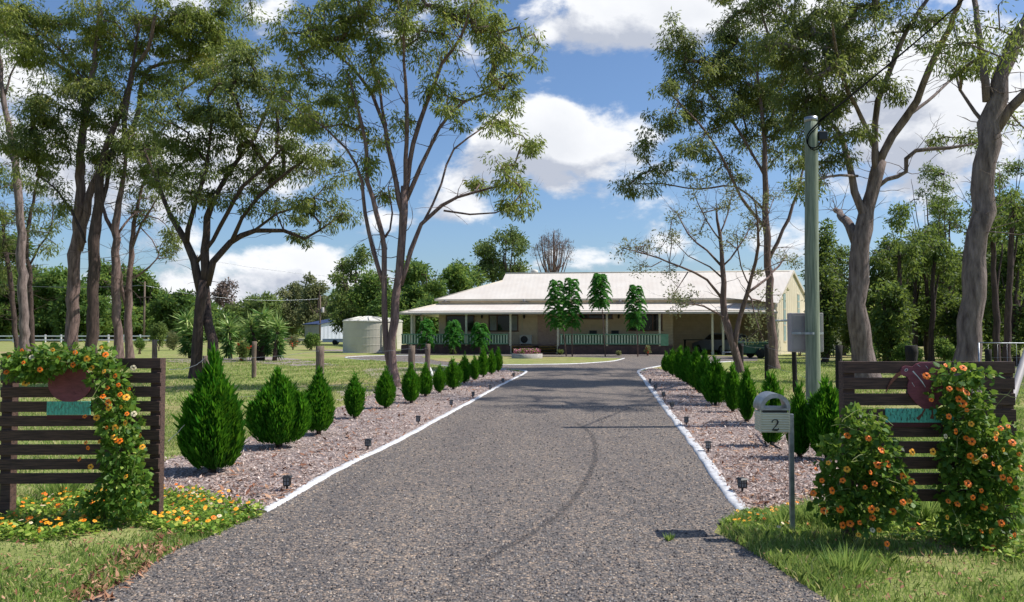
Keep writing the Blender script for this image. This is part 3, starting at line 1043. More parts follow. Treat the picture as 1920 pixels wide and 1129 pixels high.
mb = MB(); mb.box(((X_(1652) + X_(1777)) / 2, -.037, Z_(793.5)), (125 * kR, .012, 9 * kR)); mb.build('red_strip', 'redstrip', sR)

# ------------------------------------------------------------------ flowering vines


def flower_mesh(name, pet, r=.026):
    mb = MB()
    for i in range(5):
        a = 2 * math.pi * i / 5
        ps = []
        for (rr, da, h) in ((.10, 0, 0), (.55, -.60, .12), (.95, -.52, .05), (1.0, 0, -.02), (.95, .52, .05), (.55, .60, .12)):
            ps.append((rr * r * math.cos(a + da), rr * r * math.sin(a + da), h * r + (i % 2) * .001))
        mb.add(ps, [tuple(range(6))], 0)
    mb.lathe((0, 0, .003), [(.22 * r, 0.1*r), (.2 * r, .24 * r), (.001, .16 * r)], 8, 1)
    o = mb.build(name, [pet, 'flowereye'])
    me = o.data
    bpy.data.objects.remove(o)
    return me


FO = flower_mesh('flower', 'orange'); FY = flower_mesh('flower', 'yellowp'); FP = flower_mesh('flower', 'palep', .022)


def vine(name, label, blobs, Y, per_area, flowers, fweights=(.7, .25, .05), Ln=.052, stems=True, tshift=0, strands=10, fcols=None, depth=.16, group=None):
    k = Y / FPX
    c0 = P(blobs[0][0], 968, Y); base = Vector((c0.x, Y, 0))
    root = empty(name, base, 0, label, 'vine', group)
    Cs = []; Ds = []; Ts = []; cent = []
    for (cx, cy, rx, ry, *rest) in blobs:
        dy = rest[0] if rest else 0
        c = P(cx, cy, Y + dy)
        a = rx * k; b = ry * k
        n = int(per_area * a * b * 4.6)
        d = rand_dirs(n)
        r = RNG.random((n, 1)) ** .33
        lump = 1 + .16 * np.sin(d[:, :1] * 7 + cx) * np.sin(d[:, 2:] * 9 + cy)
        rad = np.array([a, max(depth, min(a, b) * .55), b])
        p = np.array(c) + d * r * rad * lump
        Cs.append(p); Ds.append(d + rand_dirs(n) * .8 + np.array([0, -.25, -.45]))
        Ts.append(RNG.normal(.42, .16, n) + tshift)
        cent.append((c, rad))
    C = np.concatenate(Cs); D = np.concatenate(Ds); T_ = np.clip(np.concatenate(Ts), 0, 1)
    C[:, 2] = np.maximum(C[:, 2], .03)
    ls = RNG.uniform(.5, 1.15, len(C))
    # hexagonal heart-like leaves
    d = norm(D); s = norm(np.cross(d, rand_dirs(len(C)))); u = np.cross(s, d)
    l_ = (Ln * ls)[:, None]
    V = np.stack([C, C + d * l_ * .18 + s * l_ * .42 + u * l_ * .06, C + d * l_ * .6 + s * l_ * .30, C + d * l_ * 1.0 - u * l_ * .12, C + d * l_ * .6 - s * l_ * .30, C + d * l_ * .18 - s * l_ * .42 + u * l_ * .06], 1)
    quads('leaves', V, 6, 'vine', T_, root, base)
    mb = MB()
    for _ in range(strands):
        c, rad = random.choice(cent)
        p = Vector(c) + Vector((random.uniform(-1, 1) * rad[0], -rad[1] * .9, random.uniform(-.6, 1) * rad[2]))
        pts_ = [p]
        d_ = Vector((random.uniform(-1, 1), random.uniform(-.5, .1), random.uniform(-.3, .8))).normalized()
        for j in range(6):
            d_ = (d_ + Vector((random.uniform(-.5, .5), random.uniform(-.3, .3), random.uniform(-.5, .3)))).normalized()
            pts_.append(pts_[-1] + d_ * random.uniform(.02, .045))
        mb.tube([q for q in pts_], .0022, 4, caps=False)
    # main stems from the soil
    for _ in range(4):
        c, rad = cent[-1]
        a = Vector((c.x + random.uniform(-.6, .6) * rad[0], base.y + random.uniform(-.05, .1), 0))
        b = Vector(cent[-5][0])
        mb.tube([a, a.lerp(b, .35) + Vector((random.uniform(-.05, .05), 0, 0)), a.lerp(b, .7) + Vector((random.uniform(-.05, .05), 0, 0)), b], [.008, .007, .005, .004], 5)
    mb.build('stems', 'stemgreen', root, base)
    for (fx, fy, *kind) in flowers:
        # sit on the outermost blob surface in front of that point
        best = Y - .1
        for c, rad in cent:
            q = P(fx, fy, Y); ex = (q.x - c.x) / rad[0]; ez = (q.z - c.z) / rad[2]; e = ex * ex + ez * ez
            if e < 1: best = min(best, c.y - rad[1] * math.sqrt(1 - e) * .98 - .015)
        q = P(fx, fy, best)
        me = {'o': FO, 'y': FY, 'p': FP}[kind[0]] if kind else random.choices([FO, FY, FP], fweights)[0]
        f = bpy.data.objects.new('flower', me); COL.objects.link(f); f.parent = root
        f.location = q - base
        s_ = random.uniform(.62, 1.18); f.scale = (s_, s_, s_)
        nrm = Vector((random.uniform(-.55, .55), -1, random.uniform(-.1, .9)))
        f.rotation_euler = nrm.to_track_quat('Z', 'Y').to_euler()
    return root


M['stemgreen'] = plain('vine_stem', lin(150, 160, 90), lin(100, 104, 60), 10, .6, bmp=0)
LV = [(70, 685, 50, 28), (140, 675, 45, 16), (40, 675, 30, 22), (90, 665, 34, 20), (140, 662, 32, 18), (185, 668, 30, 24), (60, 700, 28, 16), (25, 690, 14, 26), (205, 705, 34, 30), (215, 750, 38, 36),
      (225, 800, 38, 40), (228, 850, 42, 42), (232, 900, 50, 40), (225, 940, 62, 26), (175, 940, 26, 20)]
LF = [(41, 657), (44, 680), (99, 656), (137, 684), (141, 661), (163, 673), (190, 652), (198, 665), (75, 693), (48, 724 - 5), (15, 667), (12, 698), (216, 705), (201, 727), (222, 722),
      (193, 743), (237, 745), (227, 763), (181, 783), (159, 781), (200, 802), (216, 802), (238, 776), (251, 776), (186, 828), (165, 840), (214, 820), (225, 827), (263, 817), (149, 861),
      (236, 894), (161, 830), (170, 875), (203, 755), (242, 730), (267, 838, 'y'), (195, 697, 'y'), (225, 740), (172, 690, 'y'), (218, 826), (235, 793, 'y'), (204, 764, 'y'), (60, 670, 'p'), (110, 672, 'y'), (250, 690, 'p')]
vine('flowering_vine', 'orange flowered vine draped over the left board sign', LV, 6.62, 2600, LF, tshift=.05)
RB = [(1620, 805, 44, 36), (1575, 850, 42, 40), (1640, 850, 50, 46), (1590, 900, 56, 48), (1660, 900, 46, 48), (1560, 940, 38, 40), (1620, 955, 70, 40), (1690, 940, 28, 36), (1600, 780, 16, 26)]
RBF = [(1589, 817), (1628, 822), (1653, 844), (1645, 872), (1632, 886), (1651, 872), (1541, 901), (1580, 901), (1622, 914), (1640, 907), (1675, 917), (1693, 893), (1709, 904), (1693, 942), (1674, 959),
       (1634, 955), (1645, 955), (1636, 971), (1575, 955), (1594, 982), (1636, 994), (1648, 994), (1612, 980), (1530, 880), (1545, 958), (1560, 920), (1705, 940), (1665, 870), (1588, 880), (1663, 1020), (1655, 872), (1553, 868, 'y'), (1710, 848, 'y'), (1525, 925), (1610, 1003), (1580, 985)]
vine('flowering_vine', 'low rounded mound of orange flowered vine before the right sign', RB, 5.85, 2400, RBF, (.9, .08, .02), tshift=-.05)
RC = [(1790, 705, 42, 24), (1775, 740, 24, 34), (1820, 740, 34, 40), (1840, 700, 24, 14), (1805, 790, 42, 44), (1850, 830, 50, 52), (1800, 860, 40, 44), (1870, 880, 44, 54), (1815, 920, 54, 48), (1870, 950, 48, 46), (1820, 985, 60, 34), (1892, 830, 20, 40)]
RCF = [(1737, 705), (1773, 685), (1806, 690), (1780, 729), (1798, 749), (1746, 750), (1805, 757), (1813, 769), (1779, 781), (1792, 809), (1812, 822), (1822, 828), (1819, 855), (1845, 844), (1847, 856), (1867, 822),
       (1890, 799), (1876, 803), (1898, 830), (1862, 870), (1880, 895), (1893, 900), (1840, 920), (1824, 933), (1845, 951), (1795, 945), (1778, 940), (1877, 981), (1860, 996), (1840, 996), (1902, 1003), (1848, 1030), (1863, 1029),
       (1776, 970), (1905, 915), (1911, 852), (1915, 878), (1773, 818), (1749, 847), (1815, 907), (1828, 864, 'y'), (1875, 878, 'y'), (1881, 843, 'y'), (1800, 728), (1788, 693), (1868, 813, 'y'), (1812, 736), (1821, 795, 'y')]
vine('flowering_vine', 'tall column of orange flowered vine hiding the right end of the right sign', RC, 5.95, 2400, RCF, (.85, .12, .03))

# flower carpet at the foot of each sign


def carpet(poly, n, nf, x0, x1, y0, y1, label, fw=(.28, .57, .15), h=.10):
    pts = scatter_px(n, x0, x1, y0, y1, within=poly)
    m = len(pts)
    hh = h * (.5 + .5 * np.sin(pts[:, 0] * 6 + pts[:, 1] * 3) ** 2)
    C = np.stack([pts[:, 0], pts[:, 1], RNG.random(m) * hh], 1)
    d = rand_dirs(m); d[:, 2] = np.abs(d[:, 2]) * .6; d = norm(d)
    s = norm(np.cross(d, np.array([[0, 0, 1.]])) + rand_dirs(m) * .5)
    l_ = RNG.uniform(.02, .05, m)[:, None]
    V = np.stack([C, C + d * l_ * .3 + s * l_ * .4, C + d * l_ * .8 + s * l_ * .25, C + d * l_, C + d * l_ * .8 - s * l_ * .25, C + d * l_ * .3 - s * l_ * .4], 1)
    tag(quads('ground_cover', V, 6, 'vine', np.clip(RNG.normal(.72, .2, m), 0, 1)), label, 'ground cover', kind='stuff')
    # the blossoms: all petals as one mass
    fp = scatter_px(nf, x0, x1, y0, y1, within=poly)
    cols = RNG.choice(3, len(fp), p=fw)
    Vs = []; Ms = []
    for i, (x, y) in enumerate(fp):
        r = RNG.uniform(.012, .023); z = h * .8 + RNG.random() * .04
        nv = Vector((RNG.normal(0, .35), RNG.normal(-.4, .35), 1)).to_track_quat('Z', 'Y')
        for j in range(5):
            a = 2 * math.pi * j / 5 + i
            ps = [(.1, 0, 0), (.55, -.6, .12), (.95, -.52, .05), (1.0, 0, 0), (.95, .52, .05), (.55, .6, .12)]
            Vs.append([tuple(Vector((x, y, z)) + nv @ Vector((q * r * math.cos(a + da), q * r * math.sin(a + da), hq * r))) for q, da, hq in ps]); Ms.append(int(cols[i]))
        Vs.append([tuple(Vector((x, y, z)) + nv @ Vector((.22 * r * math.cos(2 * math.pi * q / 6), .22 * r * math.sin(2 * math.pi * q / 6), .006))) for q in range(6)]); Ms.append(3 if cols[i] == 0 else 0)
    tag(quads('blossoms', Vs, 6, ['orange', 'yellowp', 'palep', 'flowereye'], None, mi=Ms), label.replace('leaves', 'blossoms'), 'flowers', kind='stuff')


cpL = [tuple(p) for p in poly2([(-60, 985), (0, 960), (120, 935), (300, 925), (380, 930), (450, 950), (500, 962), (490, 972), (440, 985), (400, 1010), (330, 1005), (240, 985), (150, 1010), (60, 1020), (-60, 1010)])]
carpet(cpL, 17000, 560, -60, 520, 905, 1030, 'low carpet of leaves with yellow and orange blossoms under the left sign')
cpR = [tuple(p) for p in poly2([(1352, 985), (1400, 965), (1480, 955), (1540, 960), (1540, 1000), (1480, 1010), (1400, 1005)])]
carpet(cpR, 5000, 60, 1330, 1560, 940, 1020, 'low carpet of leaves with yellow blossoms around the letterbox post', (.3, .6, .1), .06)
cpR2 = [tuple(p) for p in poly2([(1600, 1000), (1700, 950), (1760, 940), (1920, 1010), (2000, 1040), (1900, 1060), (1800, 1030), (1700, 1030)])]
carpet(cpR2, 6000, 55, 1590, 2000, 930, 1070, 'sprawling vine leaves with orange blossoms under the right sign', (.7, .2, .1), .12)

# ------------------------------------------------------------------ letterbox
Ym = 6.27
km = Ym / FPX
D_ = .2
lb = empty('letterbox', (P(1452, 700, Ym).x + .006, Ym + D_ / 2, 0), R(-3), 'cream letterbox numbered 2 with arched metal hood on a steel post', 'letterbox')
mx0 = lambda p: (p - 1451.5) * km
mz = lambda p: 1.6 - (p - 620) * km
W2 = 52 * km / 2
zb, zt = mz(810), mz(768)
mb = MB()
# ribbed box: stack of shallow corrugations
nr = 8; dz = (zt - .02 - zb) / nr
prof = []
for i in range(nr):
    prof += [(0, zb + i * dz), (.009, zb + (i + .5) * dz)]
prof.append((0, zt - .02))
ring = []
vs = []; fs = []
for (o, z) in prof:
    a = W2 - .004 + o * .6
    vs += [(-a, -D_ / 2 - o * .6, z), (a, -D_ / 2 - o * .6, z), (a, D_ / 2 + o * .6, z), (-a, D_ / 2 + o * .6, z)]
for i in range(len(prof) - 1):
    for k_ in range(4):
        fs.append((i * 4 + k_, i * 4 + (k_ + 1) % 4, (i + 1) * 4 + (k_ + 1) % 4, (i + 1) * 4 + k_))
fs.append((3, 2, 1, 0)); fs.append(tuple((len(prof) - 1) * 4 + q for q in range(4)))
mb.add(vs, fs)
mb.build('box', 'cream', lb)
mb = MB(); mb.box((0, -D_ / 2 + .005, zt - .012), (W2 * 2 - .03, .012, .026)); mb.build('mail_slot', 'black', lb)
mb = MB(); mb.box((0, 0, zt + .006), (W2 * 2 + .01, D_ + .03, .014)); mb.build('shelf', 'zinc', lb)
mb = MB()
for xx in (-W2 - .001, W2 + .001): mb.box((xx, -D_ / 2 + .004, (zb + zt) / 2), (.008, .016, zt - zb))
mb.build('corner_trim', 'cream', lb)
mb = MB()
n = 20; r0, r1 = W2 + .006, W2 - .022
rise = (mz(740) - zt) / (W2 + .006)
vs = []; fs = []
yy = [-D_ / 2 - .02, D_ / 2 + .02]
for i in range(n + 1):
    a = math.pi * i / n
    for r_ in (r0, r0 - .004):
        for y in yy: vs.append((-r_ * math.cos(a), y, zt + .012 + r_ * math.sin(a) * rise))
for i in range(n):
    b0 = i * 4; b1 = b0 + 4
    fs += [(b0, b1, b1 + 1, b0 + 1), (b0 + 2, b0 + 3, b1 + 3, b1 + 2), (b0, b0 + 2, b1 + 2, b1), (b0 + 1, b1 + 1, b1 + 3, b0 + 3)]
mb.add(vs, fs, 0, False)
# the flat front rim of the arch
vs = []; fs = []
for i in range(n + 1):
    a = math.pi * i / n
    vs += [(-r0 * math.cos(a), yy[0] - .001, zt + .012 + r0 * math.sin(a) * rise), (-r1 * math.cos(a), yy[0] - .001, zt + .012 + r1 * math.sin(a) * rise * .93)]
for i in range(n): fs.append((i * 2, i * 2 + 2, i * 2 + 3, i * 2 + 1))
mb.add(vs, fs)
mb.build('hood', 'zinc', lb)
mb = MB(); cx = mx0(1482) + .004
mb.box((cx, -D_ / 2 + .035, (mz(776)) / 2 - .05), (.036, .036, mz(776) + .1)); pst = mb.build('post', 'zinc', lb, bevel=.003)
mb = MB(); mb.box((W2 + .008, -D_ / 2 + .06, zb + .09), (.02, .05, .02)); mb.build('bracket', 'zinc', lb)
# numeral 2 with a thick and thin stroke
mb = MB()
cx_ = mx0(1451); cz_ = mz(796); s2 = 21 * km / 2
pt = [(-.52, .45), (-.5, .68), (-.3, .9), (.02, 1.0), (.34, .9), (.48, .6), (.40, .28), (.15, -.1), (-.2, -.5), (-.52, -.84)]
wd = [.26, .2, .13, .12, .2, .3, .28, .17, .12, .1]
ribbon(mb, [(cx_ + a * s2, cz_ + b * s2) for a, b in pt], [q * s2 for q in wd], -D_ / 2 - .007, .003)
ribbon(mb, [(cx_ - .56 * s2, cz_ - .86 * s2), (cx_ - .1 * s2, cz_ - .84 * s2), (cx_ + .3 * s2, cz_ - .86 * s2), (cx_ + .56 * s2, cz_ - .76 * s2), (cx_ + .62 * s2, cz_ - .5 * s2)], [.16 * s2, .3 * s2, .3 * s2, .2 * s2, .06 * s2], -D_ / 2 - .0075, .003)
mb.build('number_two', 'black', lb)

# pipe stub lying in the mulch under the letterbox
mb = MB()
mb.tube([G(1432, 815) + Vector((0, 0, .18)), G(1440, 832) + Vector((0, 0, .12)), G(1450, 842) + Vector((0, 0, .05)), G(1463, 846) + Vector((0, 0, .03))], .016, 8)
tag(mb.build('black_hose', 'black', None, G(1450, 842)), 'short curved black hose lying in the mulch behind the letterbox', 'hose')

# ------------------------------------------------------------------ solar garden lights
def lantern_proto():
    r = empty('garden_light', (0, 0, 0))
    mb = MB(); mb.tube([(0, 0, -.08), (0, 0, .045)], [.004, .012], 8); mb.build('stake', 'black', r)
    mb = MB(); mb.box((0, 0, .055), (.062, .062, .012)); mb.build('base', 'black', r)
    mb = MB(); mb.box((0, 0, .095), (.052, .052, .068)); mb.build('glass', 'glassclear', r)
    mb = MB()
    for a in (-1, 1):
        for b in (-1, 1): mb.box((a * .029, b * .029, .095), (.008, .008, .072))
        mb.box((0, a * .029, .095), (.006, .005, .07)); mb.box((a * .029, 0, .095), (.005, .006, .07))
        mb.box((0, a * .0285, .095), (.056, .004, .005)); mb.box((a * .0285, 0, .095), (.004, .056, .005))
    mb.build('cage', 'black', r)
    mb = MB(); mb.add([(-.05, -.05, .132), (.05, -.05, .132), (.05, .05, .132), (-.05, .05, .132), (-.03, -.03, .147), (.03, -.03, .147), (.03, .03, .147), (-.03, .03, .147)],
                      [(3, 2, 1, 0), (4, 5, 6, 7), (0, 1, 5, 4), (1, 2, 6, 5), (2, 3, 7, 6), (3, 0, 4, 7)]); mb.build('cap', 'black', r)
    return r


lights = [((538, 922), 'black solar light nearest the camera beside the left kerb'), ((690, 845), 'second black solar light along the left kerb, before the third bush'),
          ((784, 797), 'third black solar light along the left kerb'), ((846, 764), 'fourth black solar light along the left kerb, in brown leaves'),
          ((887, 747), 'fifth black solar light along the left kerb'), ((919, 733), 'sixth small black solar light along the left kerb'), ((943, 719), 'seventh small black solar light along the left kerb'), ((963, 708), 'farthest tiny black solar light of the left kerb row'),
          ((1392, 926), 'black solar light nearest the camera beside the right kerb'), ((1328, 850), 'second black solar light along the right kerb'),
          ((1287, 799), 'third black solar light along the right kerb, in brown leaves'), ((1260, 768), 'fourth black solar light along the right kerb'),
          ((1244, 747), 'fifth black solar light along the right kerb'), ((1229, 732), 'sixth small black solar light along the right kerb'), ((1219, 720), 'farthest tiny black solar light of the right kerb row')]
lp = lantern_proto()
for i, (q, lab) in enumerate(lights):
    o = lp if i == 0 else copy_tree(lp)
    o.location = G(*q) + Vector((0, 0, .01)); o.rotation_euler = (0, 0, random.uniform(-.4, .4))
    o.scale = (1, 1, 1)
    tag(o, lab, 'garden light', 'solar lights along the kerbs')

# ------------------------------------------------------------------ cypress bushes


def thuja(px, by, ty, hw, label, n=6000, tips=1, peak=.3, group='clipped cypress bushes lining the drive'):
    b = G(px, by); Y = b.y; k = Y / FPX
    H = (by - ty) * k; Rr = hw * k
    root = empty('cypress_bush', b, random.random() * 6, label, 'bush', group)
    root.rotation_euler = (0, 0, 0)
    K = 26
    Cs = []; Ds = []; Ts = []; Ls = []
    bl = max(.042, min(.078, H * .06)) * (1 + .012 * Y)
    n = int(n * 1.9); hw *= .88; Rr = hw * k
    tipx = [0] if tips == 1 else [-.38 * Rr, .36 * Rr]
    for i in range(K):
        a = 6.283 * i * .618; ro = math.sqrt((i + .3) / K) * .78
        tcx = tipx[i % len(tipx)]
        ax, ay = tcx * .8 + math.cos(a) * ro * Rr, math.sin(a) * ro * Rr
        top = H * (1.0 - .62 * ro ** 1.5 - random.uniform(0, .09)) if i >= tips else H * (1 - .07 * (i > 0))
        low = H * (.03 + .07 * random.random())
        m = int(n / K * (1.2 if ro > .4 else .8))
        t = RNG.random(m) ** .8
        pr = Rr * .30 * np.sin(np.pi * (0.12 + .86 * t)) ** .8 * (1.15 - .55 * t) + .01
        an_ = RNG.random(m) * 6.283; rr = pr * RNG.random(m) ** .4
        # plumes bulge out at the widest level then lean back in
        z = low + (top - low) * t
        bul = np.sin(np.clip(z / H, 0, 1) ** (math.log(.5) / math.log(peak)) * math.pi) ** .85
        px_ = ax * (.27 + .83 * bul) + np.cos(an_) * rr; py_ = ay * (.27 + .83 * bul) + np.sin(an_) * rr
        Cs.append(np.stack([px_, py_, z], 1))
        out = np.stack([np.cos(an_) * .45 + ax / Rr * .35, np.sin(an_) * .45 + ay / Rr * .35, np.full(m, 1.0)], 1)
        Ds.append(out + rand_dirs(m) * .28)
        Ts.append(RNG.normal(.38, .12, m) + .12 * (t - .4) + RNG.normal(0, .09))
        Ls.append(np.full(m, bl))
    C = np.concatenate(Cs); D = np.concatenate(Ds); T_ = np.clip(np.concatenate(Ts), 0, 1); Lq = np.concatenate(Ls)
    ls = RNG.uniform(.6, 1.3, len(C)) * np.where(RNG.random(len(C)) < .04, 1.7, 1)
    V = leaf_quads(C, D, Lq * ls * 1.15, Lq * ls * .21, .06, .5)
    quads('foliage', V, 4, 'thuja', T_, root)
    mb = MB(); mb.tube([(0, 0, -.05), (0, 0, H * .3), (0, 0, H * .75)], [.03, .025, .008], 7)
    for _ in range(7):
        a = random.random() * 6.28
        mb.tube([(math.cos(a) * .02, math.sin(a) * .02, -.02), (math.cos(a) * Rr * .3, math.sin(a) * Rr * .3, H * .3), (math.cos(a) * Rr * .35, math.sin(a) * Rr * .35, H * .6)], [.012, .01, .005], 5)
    mb.build('trunk', 'bark_dark', root)
    return root


bushes = [(398, 888, 672, 57, 'largest clipped cypress bush, nearest on the left side of the drive', 17000, 1, .33),
          (523, 841, 698, 48, 'broad twin topped cypress bush, second from the left sign', 13000, 2, .45),
          (597, 817, 695, 29, 'slimmer cypress bush, third from the left sign', 8000, 1, .42),
          (665, 786, 702, 20, 'small oval cypress bush, fourth from the left sign', 5000, 1, .55),
          (723, 767, 690, 19, 'cypress bush standing before the forked gum trunk', 5000, 1, .42),
          (771, 757, 683, 18, 'cypress bush with a bare notch just right of the forked gum', 4500, 1, .5),
          (798, 744, 682, 13, 'narrow dark cypress bush before the last wire fence post', 3500, 1, .35),
          (824, 738, 685, 14, 'thin leggy cypress bush, eighth from the left sign', 2800, 1, .6),
          (850, 731, 672, 15, 'cypress bush with a knob on its top, ninth from the left sign', 3000, 2, .45),
          (871, 720, 665, 13, 'tenth cypress bush from the left sign', 2600, 1, .5),
          (890, 714, 667, 10, 'eleventh cypress bush from the left sign', 2200, 1, .5),
          (906, 708, 652, 10, 'pointed twelfth cypress bush from the left sign', 2200, 1, .4),
          (922, 703, 656, 9, 'thirteenth cypress bush from the left sign', 2000, 1, .45),
          (934, 698, 652, 8, 'farthest cypress bush of the left row', 2000, 1, .45),
          (1552, 864, 716, 33, 'broad cypress bush beside the right sign, behind the flowering mound', 9000, 2, .5),
          (1499, 860, 727, 20, 'narrow cypress bush just right of the letterbox post', 7000, 1, .5),
          (1448, 838, 703, 20, 'cypress bush rising behind the letterbox hood', 6000, 2, .55),
          (1401, 793, 692, 16, 'slim cypress bush just left of the letterbox', 5000, 1, .6),
          (1374, 774, 684, 14, 'cypress bush, second to the left of the letterbox', 4500, 1, .55),
          (1342, 761, 672, 23, 'wide round cypress bush with leafy top, middle of the right row', 6000, 2, .45),
          (1322, 745, 660, 18, 'cypress bush close behind the widest one of the right row', 4500, 1, .45),
          (1305, 732, 655, 17, 'tall cypress bush before the carport, right row', 4500, 1, .5),
          (1289, 722, 653, 15, 'fourth cypress bush from the far end of the right row', 3500, 1, .5),
          (1275, 713, 651, 13, 'third cypress bush from the far end of the right row', 3000, 1, .5),
          (1261, 705, 655, 12, 'second cypress bush from the far end of the right row', 2600, 1, .5),
          (1249, 699, 660, 9, 'farthest cypress bush of the right row', 2200, 1, .5)]
for (a, b, c, d, lab, n_, tp_, pk_) in bushes:
    thuja(a, b, c, d, lab, n_, tp_, pk_)
M['greendark'] = plain('dark_green_panel', lin(70, 108, 82), lin(56, 90, 68), 3, .7, bmp=.05)
# ------------------------------------------------------------------ power pole, meter cabinet
Yp = 13.4
kp = Yp / FPX
pb = Vector((P(1524, 760, Yp).x, Yp, 0))
pz = lambda py: P(960, py, Yp).z
root = empty('power_pole', pb, 0, 'round greenish grey timber pole with a black junction box near its top', 'power pole')
mb = MB()
top = Vector((P(1520.5, 224, Yp).x - pb.x, 0, pz(224)))
ps = [Vector((0, 0, -.2)).lerp(top, t) + Vector((math.sin(t * 9) * .005, 0, 0)) for t in [i / 14 for i in range(15)]]
mb.tube(ps, [.122 - .017 * i / 14 for i in range(15)], 20, wob=.02)
mb.build('pole', 'pole', root)
mb = MB(); mb.tube([top + Vector((0, 0, -.05)), top + Vector((0, 0, .035))], .109, 20); mb.build('pole_cap', 'zinc', root)
mb = MB(); mb.box((top.x + .178, -.02, pz(256)), (.155, .13, .155)); mb.build('junction_box', 'black', root, bevel=.015)
mb = MB()
cab = [(top.x + .11, -.08, pz(231)), (top.x + .016, -.128, pz(240)), (top.x - .096, -.104, pz(255)), (top.x - .104, -.1, pz(272)), (top.x - .024, -.128, pz(281)), (top.x + .08, -.112, pz(276)), (top.x + .16, -.04, pz(265))]
mb.tube([p for p, _ in catmull([(Vector(c), 0) for c in cab], .05)], .010, 6)
cab2 = [(c[0] * 1.0 + .01, c[1] - .02, c[2] - .04) for c in cab]
mb.tube([p for p, _ in catmull([(Vector(c), 0) for c in cab2], .05)], .009, 6)
mb.build('looped_cable', 'cable', root)
# overhead cable from the pole to the upper right
a = pb + Vector((top.x + .1, -.08, pz(231))); b = P(1960, -160, 27)
mb = MB()
pts_ = []
for i in range(25):
    t = i / 24; p = a.lerp(b, t); p.z -= math.sin(math.pi * t) * .25; pts_.append(p)
mb.tube(pts_, .018, 6)
tag(mb.build('overhead_cable', 'cable', None, a), 'black overhead cable rising to the right from the timber pole', 'cable')
# cabinet strapped to the back of the pole
root = empty('meter_cabinet', (P(1520, 625, Yp).x, Yp + .25, 1.5), R(-2), 'grey flat meter cabinet strapped behind the timber pole', 'meter cabinet')
zc = lambda py: P(960, py, Yp + .25).z - 1.5
mb = MB(); mb.box((0, 0, (zc(587) + zc(660)) / 2), (.545, .22, zc(587) - zc(660))); mb.build('cabinet', 'greybox', root, bevel=.012)
mb = MB(); mb.box((0, -.114, (zc(587) + zc(660)) / 2), (.48, .012, zc(587) - zc(660) - .08)); mb.build('door', 'greybox', root, bevel=.003)
mb = MB()
ps = [(-.265, -.13, zc(625)), (-.14, -.22, zc(625)), (-.115, -.33, zc(625)), (0, -.378, zc(625)), (.115, -.33, zc(625)), (.14, -.22, zc(625)), (.265, -.13, zc(625))]
for i in range(len(ps) - 1):
    p, q = Vector(ps[i]), Vector(ps[i + 1])
    h = Vector((0, 0, .019))
    mb.add([p - h, q - h, q + h, p + h, p - h + Vector((0, .006, 0)), q - h + Vector((0, .006, 0)), q + h + Vector((0, .006, 0)), p + h + Vector((0, .006, 0))], [(0, 1, 2, 3), (7, 6, 5, 4), (3, 2, 6, 7), (0, 4, 5, 1)])
mb.build('steel_strap', 'zinc', root)

# ------------------------------------------------------------------ paddock fence posts and wires


def post(px, ptop, Y, wpx, label, mat, lean=0, group='timber fence posts'):
    k = Y / FPX
    b = P(px, 620, Y); b.z = 0
    zt = P(px, ptop, Y).z
    r = wpx * k / 2
    mb = MB()
    n = 9
    pts_ = [Vector((lean * i / 8 + random.uniform(-.004, .004), random.uniform(-.004, .004), -.1 + (zt + .1) * i / 8)) for i in range(9)]
    mb.tube([b + p for p in pts_], [r * random.uniform(.95, 1.06) for _ in range(9)], n, wob=.12)
    o = mb.build('fence_post', mat, None, b)
    tag(o, label, 'fence post', group)
    return b, zt


PL = []
PL.append(post(388, 667, 12.7, 13, 'grey fence post standing behind the largest cypress bush', 'wood_post'))
PL.append(post(600, 649, 16, 16, 'thick brown fence post behind the third cypress bush', 'wood_post'))
PL.append(post(772, 648, 19.6, 13, 'grey fence post beside the left foot of the forked gum', 'wood_post'))
PL.append(post(802, 645, 21.8, 10, 'fence post right of the forked gum with a white rag at its foot', 'wood_post'))
post(477, 640, 27, 8.5, 'slim fence post on the lawn in front of the yuccas', 'wood_post')
post(290.5, 637, 22, 9, 'fence post rising above the right end of the left board sign', 'wood_post')
PR = []
PR.append(post(1388, 644, 31, 10, 'dark fence post behind the foot of the small leaning tree', 'wood_black', .02))
PR.append(post(1437, 646, 26, 8.5, 'thin dark fence post before the straight slender gum', 'wood_black'))
PR.append(post(1490, 645, 20.9, 9, 'charred fence post left of the timber power pole', 'wood_black', -.03))
PR.append(post(1572, 647, 15.2, 13, 'dark fence post against the left end of the right board sign', 'wood_black'))
post(1708, 648, 19.5, 21, 'thick black stump like post above the bird of the right sign', 'wood_black')
post(1852, 655, 17, 12, 'short dark fence post behind the right end of the right sign', 'wood_black')


def wirerun(name, label, pts, r, mat, sag=.0, cat='wire'):
    mb = MB(); out = []
    for i in range(len(pts) - 1):
        a, b = Vector(pts[i]), Vector(pts[i + 1]); ln = (b - a).length; k = max(6, int(ln / .5))
        for j in range(k):
            t = j / k; p = a.lerp(b, t); p.z -= 4 * sag * t * (1 - t) * min(1, ln / 4); p += Vector((0, 0, random.uniform(-.006, .006))); out.append(p)
    out.append(Vector(pts[-1]))
    mb.tube(out, r, 5)
    return tag(mb.build(name, mat, None, pts[0]), label, cat)


